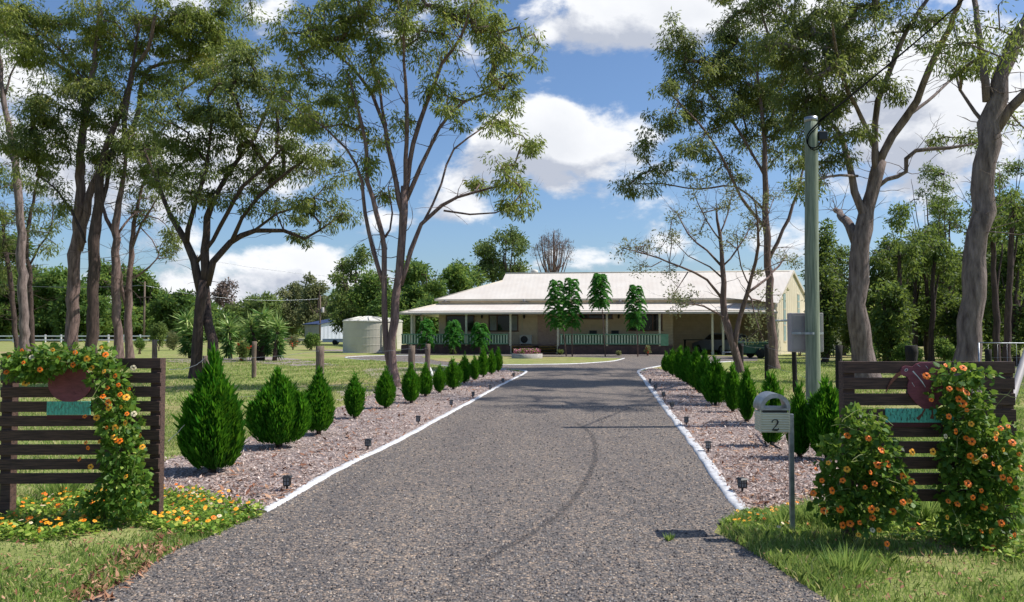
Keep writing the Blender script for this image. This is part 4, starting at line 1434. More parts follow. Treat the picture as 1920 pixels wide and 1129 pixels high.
at = lambda b, z: Vector((b[0].x, b[0].y - .08, z))
sgR = Vector((-2.95, 6.9, 1.27))
wirerun('fence_wire', 'upper white wire sagging from the left board sign past four posts', [sgR, at(PL[0], 1.17), at(PL[1], 1.2), at(PL[2], 1.17), at(PL[3], 1.12)], .0028, 'zinc', .06)
wirerun('fence_wire', 'lower white wire from the left board sign past four posts', [sgR - Vector((0, 0, .62)), at(PL[0], .5), at(PL[1], .5), at(PL[2], .45), at(PL[3], .5)], .0025, 'zinc', .03)
wirerun('fence_wire', 'upper thin wire linking the dark posts right of the drive', [at(p, 1.05) for p in PR], .004, 'zinc', .04)
wirerun('fence_wire', 'lower thin wire linking the dark posts right of the drive', [at(p, .5) for p in PR], .004, 'zinc', .04)
wirerun('pipe_rail', 'thin grey rail running off to the right behind the right sign', [P(1835, 643, 18), P(2100, 644, 18)], .014, 'zinc', 0, 'rail')
mb = MB()
for z in (.2, .4, .6, .8, 1.0):
    mb.tube([P(1835, 643, 18) * 1 - Vector((0, 0, 1.33 - z)), P(2100, 643, 18) - Vector((0, 0, 1.33 - z))], .003, 4)
for i in range(16):
    p = P(1835, 643, 18).lerp(P(2100, 643, 18), i / 15); mb.tube([(p.x, p.y, 0), (p.x, p.y, p.z)], .003 if i % 5 else .02, 5)
tag(mb.build('wire_fence', 'zinc', None, (P(1835, 643, 18).x, 18, 0)), 'open wire mesh fence behind the right end of the right sign', 'fence')
# rag at the foot of the post, small white stake
mb = MB()
c = G(802, 706)
mb.tube([c + Vector((0.12, -.1, 0)), c + Vector((.11, -.1, .12)), c + Vector((.09, -.1, .26)), c + Vector((.06, -.1, .36))], [.12, .1, .06, .02], 8, wob=.4)
tag(mb.build('white_rag', 'whitep', None, c), 'crumpled white rag at the foot of the farthest wire fence post', 'rag')
# leaning pale pipe at the right edge
mb = MB(); a = P(1893, 760, 7.6); b = P(1948, 590, 8.6)
a2 = a + (a - b) * .9
mb.tube([a2, a, b, b + (b - a) * .5], .035, 12)
tag(mb.build('leaning_pipe', 'greybox', None, a2), 'thick pale pipe leaning at the right edge behind the sign', 'pipe')

# ------------------------------------------------------------------ the house
HY = R(-6.8)
O = G(752, 663.6)
ux = Vector((math.cos(HY), math.sin(HY), 0)); wy = Vector((-math.sin(HY), math.cos(HY), 0))


def hu(px, wd):
    """u along the facade where the line of sight px meets the plane set back by wd"""
    d = ray(px, 620); o = Vector((0, 0, CAMH)); q = O + wy * wd
    # (o + d s - q) . wy = 0
    s = (q - o).dot(wy) / d.dot(wy)
    return (o + d * s - q).dot(ux)


def hz(py, u, wd):
    q = O + ux * u + wy * wd
    return P(960, py, q.y).z


house = empty('house', O, HY, 'long cream weatherboard house with pale corrugated roof and full width veranda', 'house')
W_ = 2.5
uE = hu(1455, 0)
uL = hu(822, W_); uR = hu(1262, W_)
zE = 2.83; zVt = 3.50; zB = 3.84; zRg = 5.95; WR = 6.6; WB = 11.0
floor = .62
# roof of the veranda
x0v = -.05; x1v = hu(1455, 0)
xr1 = hu(1455, W_) + .0
mb = MB()
uRg0 = hu(948, WR); uRg1 = hu(1487, WR)
th = .06
# front slope
mb.add([(x0v, -.25, zE), (x1v, -.25, zE), (x1v, W_ + .02, zVt), (uL - .02, W_ + .02, zVt), (x0v, -.25, zE - th), (x1v, -.25, zE - th), (x1v, W_ + .02, zVt - th), (uL - .02, W_ + .02, zVt - th)],
       [(0, 1, 2, 3), (7, 6, 5, 4), (1, 5, 6, 2)])
# left hip slope
mb.add([(x0v, -.25, zE), (uL - .02, W_ + .02, zVt), (uL - .02, WB, zVt), (x0v, WB + 2.5, zE), (x0v, -.25, zE - th), (uL - .02, W_ + .02, zVt - th), (uL - .02, WB, zVt - th), (x0v, WB + 2.5, zE - th)],
       [(0, 1, 2, 3), (4, 7, 6, 5)])
mb.build('veranda_roof', 'roof', house)
mb = MB()
mb.box(((x0v + x1v) / 2, -.27, zE - .05), (x1v - x0v + .12, .10, .13)); mb.box((x0v - .02, WB / 2 + 1, zE - .05), (.10, WB + 2.4, .13))
mb.build('gutter', 'fascia', house)
# upper band of wall
mb = MB(); mb.box(((uL + xr1) / 2, W_ + .06 + .05, (zVt + zB) / 2 - .2), (xr1 - uL, .1, zB - zVt + .4)); mb.build('upper_wall', 'weatherboard', house)
mb = MB()
# main roof: front plane, left hip with small gablet, back plane
e = .25
A = (uL - e, W_ - .12, zB); B = (xr1 + .1, W_ - .12, zB)
C_ = (uRg1, WR, zRg); D = (uRg0, WR, zRg)
zg = hz(522, hu(938, WR - 1), WR - 1)
G0 = (uRg0 - .1, WR - 1.2, zRg - .62)   # hip meets the gablet foot
G1 = (uRg0 - .1, WR + 1.2, zRg - .62)
bk = (uL - e, 2 * WR - W_ + .1, zB); bkR = (xr1 + 4, 2 * WR - W_ + .1, zB)
mb.add([A, B, C_, D, G0], [(0, 1, 2, 3, 4)])
mb.add([bk, bkR, C_, D, G1], [(4, 3, 2, 1, 0)])
mb.add([A, G0, G1, bk], [(0, 1, 2, 3)])
mb.add([D, G0, G1], [(0, 1, 2)])
rf = mb.build('main_roof', 'roof', house)
mb = MB()
mb.tube([D, C_], .07, 8); mb.tube([A, G0], .05, 6); mb.tube([(x0v, -.25, zE + .02), (uL, W_, zVt + .02)], .04, 6)
mb.build('ridge_cap', 'fascia', rf)
mb = MB(); mb.box(((A[0] + B[0]) / 2, A[1] - .03, zB - .06), (B[0] - A[0], .09, .13)); mb.build('gutter', 'fascia', house)
# round vent on the roof
mb = MB(); uV = hu(1002, WR + .6); mb.lathe((uV, WR + .6, zRg - .3), [(.2, 0), (.2, .3), (.28, .34), (.3, .5), (.22, .6), (.001, .66)], 16); mb.build('roof_vent', 'tankroof', rf)
# skewed gable end of sheet steel
cF = P(1457, 620, 52.6); cB = P(1514, 620, 59.5)
inv = lambda p: Vector(((p - O).dot(ux), (p - O).dot(wy)))
f2 = inv(cF); b2 = inv(cB); m2 = (f2 + b2) / 2
mb = MB()
zf = P(960, 567, 52.6).z; zk = P(960, 562, 59.5).z; zp = P(960, 508, 56).z
mb.prism([(f2.x, f2.y, -.1), (b2.x, b2.y, -.1), (b2.x, b2.y, zk), (m2.x, m2.y, zp), (f2.x, f2.y, zf)], (-.15, .05, 0))
ge = mb.build('gable_wall', 'creamwall', house)
mb = MB()
nn = Vector((b2.y - f2.y, -(b2.x - f2.x), 0)).normalized() * .06
for (p, q, zp_, zq) in ((f2, m2, zf, zp), (m2, b2, zp, zk)):
    a = Vector((p.x, p.y, zp_)); b = Vector((q.x, q.y, zq)); dd = (b - a).normalized() * .35
    if p is f2: a -= dd
    else: b += dd
    mb.prism([a + Vector((0, 0, .06)), b + Vector((0, 0, .06)), b - Vector((0, 0, .14)), a - Vector((0, 0, .14))], nn * 2)
mb.build('barge_board', 'fascia', ge)
# small roof piece joining the gable to the main roof
mb = MB()
mb.add([(f2.x - 3.2, f2.y + .6, zf + .35), (f2.x + .05, f2.y - .25, zf - .05), (m2.x + .1, m2.y, zp + .09), (uRg1 - .1, WR, zRg + .02)], [(0, 1, 2, 3)])
mb.add([(uRg1 - .1, WR, zRg + .02), (m2.x + .1, m2.y, zp + .09), (b2.x + .2, b2.y + .2, zk - .05), (b2.x - 3, b2.y + 2.2, zk)], [(0, 1, 2, 3)])
mb.build('gable_roof', 'roof', house)
for px_, yt, yb_ in ((1471, 549, 640), (1499, 552, 592)):
    t = (px_ - 1457) / (1514 - 1457) * .93
    q = f2.lerp(b2, t); Yq = (O + ux * q.x + wy * q.y).y
    mb = MB(); z0, z1 = P(960, yb_, Yq).z, P(960, yt, Yq).z
    dr = (b2 - f2).normalized() * .28
    mb.prism([(q.x - dr.x, q.y - dr.y, z0), (q.x + dr.x, q.y + dr.y, z0), (q.x + dr.x, q.y + dr.y, z1), (q.x - dr.x, q.y - dr.y, z1)], nn * .4)
    wn = mb.build('window', 'louvre', ge)
    mb = MB()
    for z_ in (z0, z0 + (z1 - z0) * .33, z0 + (z1 - z0) * .66, z1):
        mb.prism([(q.x - dr.x, q.y - dr.y, z_ - .04), (q.x + dr.x, q.y + dr.y, z_ - .04), (q.x + dr.x, q.y + dr.y, z_ + .04), (q.x - dr.x, q.y - dr.y, z_ + .04)], nn * .6)
    mb.build('frame', 'fascia', wn)
mb = MB()
q = f2 + Vector((-.2, -.3)); mb.tube([(q.x - .4, q.y, hz(602, q.x, q.y)), (q.x + 1.1, q.y - .1, hz(601, q.x, q.y))], .07, 8); mb.build('white_pipe', 'whitep', house)
# front wall
mb = MB(); zC = 3.3
mb.box(((uL + uR) / 2, W_ + .10 + .06, (floor + zC) / 2), (uR - uL, .12, zC - floor))
mb.box((uL + .08, (W_ + WB) / 2 + .15, (zC + floor) / 2), (.12, WB - W_ - .1, zC - floor))
mb.box((uR - .06, W_ + 1.3, (zC) / 2), (.12, 2.1, zC))
fw = mb.build('front_wall', 'weatherboard', house)
mb = MB(); mb.box(((uR + hu(1372, 5)) / 2, 5.0, 1.7), (hu(1372, 5) - uR + 1, .12, 3.3)); mb.box((hu(1430, 6), 6.2, 1.6), (5, .12, 3.2)); mb.build('carport_wall', 'weatherboard', house)
# back and ceiling to keep the inside dark
mb = MB(); mb.box(((uL + xr1) / 2, WB, 1.9), (xr1 - uL, .12, 3.8)); mb.build('back_wall', 'weatherboard', house)
mb = MB(); mb.box(((x0v + x1v) / 2 + .2, W_ / 2 - .05, zE - .16 + .28), (x1v - x0v - .6, W_ - .25, .02)); mb.build('veranda_ceiling', 'cream', house)
# floor and skirt
mb = MB(); mb.box(((0 + hu(1262, 0)) / 2, W_ / 2 + .12, floor - .03), (hu(1262, 0), W_ + .2, .06)); mb.build('deck', 'deck', house)
for a_, b_ in ((0.0, hu(957, 0)), (hu(1046, 0), hu(1262, 0))):
    mb = MB(); mb.box(((a_ + b_) / 2, 0, floor / 2 - .06), (b_ - a_, .05, floor + .02)); mb.build('skirting', 'skirt', house)
mb = MB(); mb.box((0, W_ / 2 + 3, floor / 2 - .06), (.05, W_ + 5.8, floor + .02)); mb.build('skirting', 'skirt', house)
mb = MB()
ua, ub = hu(960, -.3), hu(1044, -.3)
for i in range(3): mb.box(((ua + ub) / 2, -.12 - .3 * i, floor - .16 - .17 * i), (ub - ua - .1, .32, .05))
for u_ in (ua + .1, ub - .1): mb.prism([(u_, .02, -.02), (u_, .02, floor - .2), (u_, -.8, -.02)], (.05, 0, 0))
mb.build('steps', 'wood_black', house)
# posts
for px_, d_ in ((771, W_), (792, 3.4), (808, 5.0), (771.5, 0), (874, 0), (957, 0), (1046, 0), (1138, 0), (1237, 0), (1336, 0), (1356, 0), (1353, 2.8)):
    if d_ == W_: continue
    u_ = hu(px_, d_) if px_ not in (792, 808) else .12
    w_ = d_ if px_ not in (792, 808) else {792: 3.2, 808: 5.6}[px_]
    mb = MB(); mb.box((u_, w_ + .06, zE / 2 - .1), (.13, .13, zE + .15)); mb.box((u_, w_ + .06, zE - .12), (.19, .17, .10)); mb.box((u_, w_ + .06, .1), (.17, .16, .2))
    mb.build('veranda_post', 'cream', house)
# balustrade
for a_, b_, solid in ((0.1, hu(953, 0), 0), (hu(1050, 0), hu(1240, 0), 0)):
    mb = MB(); zr = 1.34
    mb.box(((a_ + b_) / 2, -.03, zr), (b_ - a_, .08, .07)); mb.box(((a_ + b_) / 2, -.03, floor + .09), (b_ - a_, .06, .06))
    bal = mb.build('balustrade_rail', 'greenrail', house)
    mb1 = MB(); n_ = int((b_ - a_) / .19)
    for i in range(n_):
        u_ = a_ + (b_ - a_) * (i + .5) / n_
        mb1.box((u_, -.03, (zr + floor) / 2 + .04), (.085, .022, zr - floor - .1))
    mb1.build('balusters', 'palerail', bal)
    mb1 = MB(); mb1.box(((a_ + b_) / 2, .012, (zr + floor) / 2 + .03), (b_ - a_, .02, zr - floor - .14)); mb1.build('backing_panel', 'greendark', bal)
mb = MB(); mb.box((0.0, 2.9, 1.34), (.07, 5.6, .07))
for i in range(44): mb.box((0, .2 + i * .125, (1.34 + floor) / 2 + .02), (.022, .062, .66))
mb.build('side_balustrade', 'greenrail', house)
mb = MB(); ug = hu(1246, 0); mb.box((ug, -.035, (1.36 + floor) / 2), (.5, .03, .78)); mb.build('green_panel', 'greenrail', house)
# windows and doors


def window(p0, p1, yt, yb, split=(), curtain=None):
    wq = W_ + .1
    u0, u1 = hu(p0, wq), hu(p1, wq); zt_, zb_ = hz(yt, u0, wq), hz(yb, u0, wq)
    mb = MB(); f = .07
    mb.box(((u0 + u1) / 2, wq - .02, zt_), (u1 - u0 + f, .07, f)); mb.box(((u0 + u1) / 2, wq - .03, zb_), (u1 - u0 + f + .1, .10, f))
    for u_ in [u0, u1] + [hu(s, wq) for s in split]: mb.box((u_, wq - .018, (zt_ + zb_) / 2), (f, .066, zt_ - zb_ - f))
    wn = mb.build('window', 'winframe', house)
    mb = MB(); mb.box(((u0 + u1) / 2, wq - .006, (zt_ + zb_) / 2), (u1 - u0 - .02, .02, zt_ - zb_ - .02)); mb.build('pane', 'winglass', wn)
    for (c0, c1) in (curtain or ()):
        mb = MB(); a_, b_ = hu(c0, wq), hu(c1, wq); mb.box(((a_ + b_) / 2, wq - .022, (zt_ + zb_) / 2), (b_ - a_, .012, zt_ - zb_ - .09)); mb.build('curtain', 'curtain', wn)


window(837, 889, 592, 621, (873,))
window(917, 971, 591, 621, (932, 956), ((918.5, 931), (957, 970)))
window(1086, 1148, 590, 598, (1103,))
window(1180, 1241, 589, 620, (1224,))
wq = W_ + .1
u0, u1 = hu(1008, wq), hu(1044, wq); zt_ = hz(591, u0, wq)
mb = MB(); mb.box(((u0 + u1) / 2, wq - .01, (zt_ + floor) / 2), (u1 - u0, .06, zt_ - floor)); dr_ = mb.build('front_door', 'doorpink', house)
mb = MB()
for i in range(4):
    for j in range(4):
        mb.box((u0 + (u1 - u0) * (i + .5) / 4, wq - .045, floor + .12 + (zt_ - floor) * (j + .42) / 4.2), ((u1 - u0) / 4 - .08, .014, (zt_ - floor) / 4 - .12))
for s in (0.02, .5, .98): mb.box((u0 + (u1 - u0) * s, wq - .05, (zt_ + floor) / 2), (.04, .04, zt_ - floor))
mb.build('door_panels', 'doorpink', dr_)
for px_ in (904, 983, 1160):
    u_ = hu(px_, wq); z_ = hz(594, u_, wq)
    mb = MB(); mb.box((u_, wq - .05, z_ + .12), (.06, .12, .06)); mb.tube([(u_, wq - .12, z_ + .15), (u_, wq - .12, z_ + .08), (u_, wq - .12, z_ - .08), (u_, wq - .12, z_ - .14)], [.03, .09, .07, .02], 8); mb.build('wall_lamp', 'black', house)
for px_ in (836, 983, 1163):
    u_ = hu(px_, W_); z_ = hz(566, u_, W_)
    mb = MB(); mb.box((u_, W_ - .05, z_ - .03), (.62, .1, .05)); mb.lathe((u_, W_ - .12, z_ + .02), [(.11, 0), (.12, .1), (.06, .16), (.001, .17)], 10); mb.build('floodlight', 'greybox', house)
mb = MB(); u_ = hu(979, wq); mb.box((u_, wq - .02, 2.0), (.04, .04, 2.2)); mb.build('downpipe', 'cream', house)

# things on the veranda
def at_h(px_, w_, z_=floor): return O + ux * hu(px_, w_) + wy * w_ + Vector((0, 0, z_))


def ac_unit():
    r = empty('air_conditioner', at_h(986, W_ - .35), HY, 'boxy outdoor air conditioner against the wall left of the front door', 'air conditioner')
    mb = MB(); mb.box((0, 0, .36), (.85, .32, .62)); mb.build('casing', 'ac', r, bevel=.02)
    mb = MB(); mb.lathe((0, 0, 0), [(.25, 0), (.25, .02), (.21, .03), (.001, .03)], 20)
    for i in range(5): mb.tube([(.05 * i, 0, .035), (0, .05 * i + .01, .036)], .006, 4)
    o = mb.build('fan_grille', 'black', r); o.rotation_euler = (R(90), 0, 0); o.location = (-.1, -.16, .36)
    mb = MB(); mb.box((-.3, 0, .025), (.06, .3, .05)); mb.box((.3, 0, .025), (.06, .3, .05)); mb.build('foot', 'black', r)


ac_unit()


def chair(px_, w_, rz, label):
    r = empty('veranda_chair', at_h(px_, w_), HY + rz, label, 'chair', 'dark chairs on the veranda')
    mb = MB(); mb.box((0, 0, .43), (.52, .50, .05)); mb.build('seat', 'black', r, bevel=.01)
    mb = MB(); mb.box((0, .25, .72), (.52, .04, .54), rx=R(-8)); mb.build('backrest', 'black', r, bevel=.01)
    for a in (-1, 1):
        mb = MB(); mb.box((a * .25, 0, .63), (.05, .5, .04)); mb.build('armrest', 'black', r)
        for b in (-1, 1):
            mb = MB(); mb.tube([(a * .24, b * .22, 0), (a * .24, b * .22, .62 if b < 0 else .45)], .018, 6); mb.build('leg', 'black', r)


chair(1113, 1.5, R(8), 'dark armchair on the veranda, left of the middle post')
chair(1152, 1.5, R(-10), 'dark armchair on the veranda, right of the middle post')


def outdoor_table(px_, label):
    r = empty('outdoor_table', O + ux * hu(px_, 3.6) + wy * 3.6, HY, label, 'table')
    mb = MB(); mb.box((0, 0, .95), (1.5, .8, .05)); mb.build('table_top', 'wood_black', r)
    for a in (-1, 1):
        for b in (-1, 1):
            mb = MB(); mb.box((a * .66, b * .32, .46), (.07, .07, .93)); mb.build('leg', 'wood_black', r)


outdoor_table(1302, 'dark table standing in the shaded recess left of the parked car')


# ------------------------------------------------------------------ vehicles
def car(loc, rz, body, label, name='parked_car', Lc=4.3, hatch=True):
    r = empty(name, loc, rz, label, 'car')
    # side profile (x along the car, rear at +x)
    prof = [(-Lc / 2, .35), (-Lc / 2 + .02, .62), (-Lc / 2 + .25, .78), (-Lc * .22, .95), (-Lc * .20, .96), (Lc / 2 - .12, .98), (Lc / 2 - .02, .80), (Lc / 2, .50), (Lc / 2 - .05, .28), (-Lc / 2 + .1, .25)]
    mb = MB(); hw_ = .84
    mb.prism([(x, -hw_, z) for x, z in prof], (0, 2 * hw_, 0))
    o = mb.build('body', body, r, bevel=.06)
    cab_ = [(-Lc * .20, .94), (-Lc * .06, 1.38), (0, 1.45), (Lc * .34, 1.44), (Lc / 2 - .22, 1.32), (Lc / 2 - .06, .96)]
    mb = MB(); vs = []; n_ = len(cab_)
    for s in (-1, 1):
        for x, z in cab_: vs.append((x, s * (hw_ - .03 - (z - .94) * .32), z))
    fs = [tuple(range(n_)), tuple(range(2 * n_ - 1, n_ - 1, -1))] + [(i, i + n_, i + n_ + 1, i + 1) for i in range(n_ - 1)]
    mb.add(vs, fs); mb.build('cabin', body, r, bevel=.03)
    for s in (-1, 1):
        mb = MB()
        ins = [(-Lc * .15, .99), (-Lc * .05, 1.33), (Lc * .32, 1.36), (Lc * .40, 1.28), (Lc * .44, 1.0)]
        mb.prism([(x, s * (hw_ - .015 - (z - .94) * .32), z) for x, z in ins], (0, s * .012, 0)); mb.build('side_window', 'winglass', r)
    mb = MB()
    x0_, x1_ = Lc / 2 - .20, Lc / 2 - .075
    mb.add([(x1_ + .02, -.66, 1.0), (x1_ + .02, .66, 1.0), (x0_ + .03, .58, 1.30), (x0_ + .03, -.58, 1.30)], [(0, 1, 2, 3)]); mb.build('rear_window', 'winglass', r)
    mb = MB(); a, b = cab_[0], cab_[1]
    mb.add([(a[0] + .02, .72, a[1] + .07), (a[0] + .02, -.72, a[1] + .07), (b[0] - .05, -.6, b[1] - .03), (b[0] - .05, .6, b[1] - .03)], [(0, 1, 2, 3)]); mb.build('windscreen', 'winglass', r)
    for s in (-1, 1):
        mb = MB(); mb.box((Lc / 2 - .03, s * .72, .78), (.09, .16, .26)); mb.build('tail_light', 'redlens', r, bevel=.01)
        mb = MB(); mb.box((-Lc / 2 + .06, s * .66, .64), (.10, .26, .12)); mb.build('headlight', 'glassclear', r, bevel=.01)
        for x in (-Lc * .31, Lc * .30):
            mb = MB(); mb.lathe((0, 0, 0), [(.18, -.09), (.29, -.1), (.31, -.06), (.31, .06), (.29, .1), (.18, .09)], 20)
            wh = mb.build('wheel', 'tyre', r); wh.rotation_euler = (R(90), 0, 0); wh.location = (x, s * .80, .31)
            mb = MB(); mb.lathe((0, 0, 0), [(.001, .075), (.06, .085), (.18, .06), (.18, -.06), (.06, -.085), (.001, -.075)], 12); mb.build('rim', 'zinc', wh)
    mb = MB(); mb.box((Lc / 2 + .01, 0, .42), (.08, 1.5, .18)); mb.build('bumper', 'black', r, bevel=.02)
    mb = MB(); mb.box((Lc / 2 + .012, 0, .70), (.02, .38, .12)); mb.build('number_plate', 'whitep', r)
    return r


car(P(1350, 620, 55.2) - Vector((0, 0, 1.6)), R(-68), 'silver', 'silver hatchback parked tail out under the carport')


def trailer(px_, Y, rz, L_, wd, mat, label, h=.55, wheels=.28):
    r = empty('trailer', P(px_, 620, Y) - Vector((0, 0, CAMH)), rz, label, 'trailer')
    mb = MB(); mb.box((0, 0, wheels + h / 2), (L_, wd, h)); mb.box((0, 0, wheels + h), (L_ + .06, wd + .06, .06)); mb.build('tray', mat, r, bevel=.02)
    mb = MB(); mb.tube([(-L_ / 2, 0, wheels + .05), (-L_ / 2 - 1.0, 0, wheels + .05)], .04, 6); mb.build('drawbar', 'zinc', r)
    for s in (-1, 1):
        mb = MB(); mb.lathe((0, 0, 0), [(.001, -.08), (.25, -.09), (.28, -.05), (.28, .05), (.25, .09), (.001, .08)], 18)
        o = mb.build('wheel', 'tyre', r); o.rotation_euler = (R(90), 0, 0); o.location = (.1, s * (wd / 2 + .1), .28)


trailer(1413, 47, R(8), 1.9, 1.2, 'greendark', 'green box trailer on the grass behind the dark posts', .62)
trailer(628, 92, R(3), 2.6, 1.2, 'whitep', 'low white trailer parked before the blue roofed shed', .35)
trailer(556, 100, R(3), 2.8, 1.2, 'greybox', 'low grey trailer at the left end of the blue roofed shed', .3)

# ------------------------------------------------------------------ sheds, tanks
root = empty('farm_shed', G(598, 638.5), R(40), 'grey steel shed with a dark blue skillion roof, far left of the tank', 'shed')
Ls_, Ds_ = 6.4, 4.0
Ysh = root.location.y; ksh = Ysh / FPX
# local x to the right along the ribbed face, local y back
zlo = 1.6 + (620 - 608) * ksh; zhi = 1.6 + (620 - 599) * ksh
mb = MB(); mb.prism([(0, 0, -.1), (5.6, 0, -.1), (5.6, 0, zhi + .35), (0, 0, zlo)], (0, 3, 0)); mb.build('ribbed_wall', 'shedwall', root)
mb = MB(); mb.prism([(-.01, 0, -.1), (-.01, 5, -.1), (-.01, 5, zlo + .1), (-.01, 0, zlo)], (-.08, 0, 0)); mb.build('end_wall', 'shedwally', root)
mb = MB(); mb.add([(-.4, -.3, zlo + .06), (5.8, -.3, zhi + .45), (5.8, 5.4, zhi + .45), (-.4, 5.4, zlo + .06), (-.4, -.3, zlo - .1), (5.8, -.3, zhi + .3), (5.8, 5.4, zhi + .3), (-.4, 5.4, zlo - .1)],
       [(0, 1, 2, 3), (4, 7, 6, 5), (0, 4, 5, 1), (1, 5, 6, 2), (2, 6, 7, 3), (3, 7, 4, 0)]); mb.build('roof', 'blueroof', root)


def tank(px_, Y, rpx, ytop, ypk, label):
    k = Y / FPX; r_ = rpx * k
    b = P(px_, 620, Y); b.z = 0
    root = empty('water_tank', b, 0, label, 'water tank', 'round cream water tanks')
    h = P(960, ytop, Y).z; pk = P(960, ypk, Y).z
    mb = MB(); pr = [(r_, -.1)]
    for i in range(1, 5):
        z = h * i / 4; pr += [(r_, z - .03), (r_ + .012, z - .02), (r_ + .012, z + .0), (r_, z + .01)] if i < 4 else [(r_, h)]
    mb.lathe((0, 0, 0), pr, 48, smooth=False); mb.build('tank_wall', 'beige_tank', root)
    mb = MB(); mb.lathe((0, 0, 0), [(r_ + .06, h - .02), (r_ + .06, h + .05), (r_ * .97, h + .06), (r_ * .35, pk - .1), (.3, pk), (.001, pk + .02)], 48, smooth=False)
    rf_ = mb.build('tank_roof', 'tankroof', root)
    for i in range(14):
        a = 2 * math.pi * i / 14
        mb = MB(); mb.tube([(math.cos(a) * (r_ + .02), math.sin(a) * (r_ + .02), h + .08), (math.cos(a) * r_ * .35, math.sin(a) * r_ * .35, pk - .04)], .035, 5); mb.build('roof_rib', 'tankroof', rf_)
    mb = MB(); mb.tube([(r_ * .75, -r_ * .75, 0), (r_ * .75, -r_ * .75, h * .96)], .05, 8); mb.build('overflow_pipe', 'cream', root)


tank(690, 59, 46, 603, 593, 'big round cream water tank left of the house')
tank(724, 70, 30, 603, 596, 'cream water tank half hidden behind the big tank and gum trunk')
tank(822, 78, 19, 606, 596, 'small pale tank behind the left end of the veranda')

root = empty('grey_shed', P(1521, 620, 58) - Vector((0, 0, CAMH)), R(-4), 'pale grey flat roofed shed beside the gable wall, behind the pole', 'shed')
mb = MB(); mb.box((0, 1, 1.25), (3.0, 2, 2.6)); mb.build('wall', 'shedwall', root)
mb = MB(); mb.box((0, 1, 2.62), (3.3, 2.3, .12)); mb.build('roof', 'tankroof', root)
root = empty('cream_shed', P(1600, 620, 66) - Vector((0, 0, CAMH)), R(-4), 'low cream shed seen between the pole and the crooked gum', 'shed')
mb = MB(); mb.box((0, 1, 1.1), (5.2, 2, 2.4)); mb.build('wall', 'creamwall', root)
mb = MB(); mb.box((0, 1, 2.4), (5.5, 2.3, .14)); mb.build('roof', 'tankroof', root)
root = empty('garden_shed', P(900 - 32, 620, 90) - Vector((0, 0, CAMH)), R(-4), 'tiny cream shed wall glimpsed under the left end of the veranda roof', 'shed')
mb = MB(); mb.box((-3, 1, 1.0), (3, 2, 2.2)); mb.build('wall', 'creamwall', root)
mb = MB(); mb.box((-3, 1, 2.15), (3.2, 2.2, .12)); mb.build('roof', 'tankroof', root)

# flower ring
c = G(989, 673.5); c.y += 1.2
root = empty('round_planter', c, 0, 'low round concrete planter in front of the house steps', 'planter')
rp = 29 * c.y / FPX
mb = MB(); mb.lathe((0, 0, 0), [(rp, -.02), (rp, .27), (rp - .09, .28), (rp - .1, .18), (.001, .17)], 36); mb.build('ring', 'concrete', root)
n = 2600
a = RNG.random(n) * 6.28; rr = np.sqrt(RNG.random(n)) * (rp - .15)
Cc = np.stack([c.x + np.cos(a) * rr, c.y + np.sin(a) * rr, .18 + RNG.random(n) * .32], 1)
V = leaf_quads(Cc, rand_dirs(n) + np.array([0, 0, .6]), .12, .07)
mi = (RNG.random(n) < .62).astype(int)
tag(quads('pink_flowers', V, 4, ['vine', 'pink'], RNG.random(n), None, (c.x, c.y, .2), mi=mi), 'mass of pink flowers filling the round planter', 'flowers', kind='stuff')

# white post and rail fence
xa, ya = P(-330, 641.8, 109).x, 109
xb = P(318, 641.8, 109).x
root = empty('rail_fence', (xa, 109, 0), 0, 'white two rail timber fence across the far left paddock', 'fence')
mb = MB(); mb.box(((xb - xa) / 2, -.12, .86), (xb - xa, .05, .17)); mb.build('rail', 'whitep', root)
mb = MB(); mb.box(((xb - xa) / 2, -.12, .34), (xb - xa, .05, .17)); mb.build('rail', 'whitep', root)
k = 0
pm = None
xx = 0.0
while xx <= xb - xa + .1:
    if pm is None:
        mb = MB(); mb.box((0, 0, .5), (.18, .18, 1.1)); pm = mb.build('post', 'whitep', root, bevel=.01); q = pm
    else:
        q = pm.copy(); COL.objects.link(q); q.parent = root
    q.location = (xx, 0, 0); xx += 2.15


def util_pole(px_, ytop, Y, label, xarm=0, tr=False):
    b = P(px_, 620, Y); b.z = 0
    root = empty('power_pole', b, 0, label, 'power pole', 'distant power poles')
    h = P(960, ytop, Y).z
    mb = MB(); mb.tube([(0, 0, -.1), (0, 0, h)], [.16, .11], 8); mb.build('pole', 'wood_post', root)
    if xarm:
        mb = MB(); mb.box((0, -.1, h - xarm), (2.0, .1, .12)); mb.build('cross_arm', 'wood_post', root)
    if tr:
        mb = MB(); mb.lathe((.45, -.2, h * .62), [(.25, 0), (.25, .8), (.1, .85), (.001, .86)], 10); mb.build('transformer', 'greybox', root)


util_pole(270, 528, 112, 'tall thin power pole among the far left trees', 2.2)
util_pole(600, 554, 130, 'power pole with a grey transformer behind the blue roofed shed', 2.5, True)
util_pole(368, 478, 150, 'distant power pole cross arm seen through the low branches', .5)
wirerun('power_line', 'faint overhead power line crossing the far sky on the left', [P(-200, 488, 150), P(368, 484, 150), P(900, 520, 190)], .03, 'zinc', 2.0, 'power line')
wirerun('power_line', 'second faint overhead line low in the far left sky', [P(-200, 510, 112), P(270, 535, 112), P(600, 560, 130)], .025, 'zinc', 1.0, 'power line')
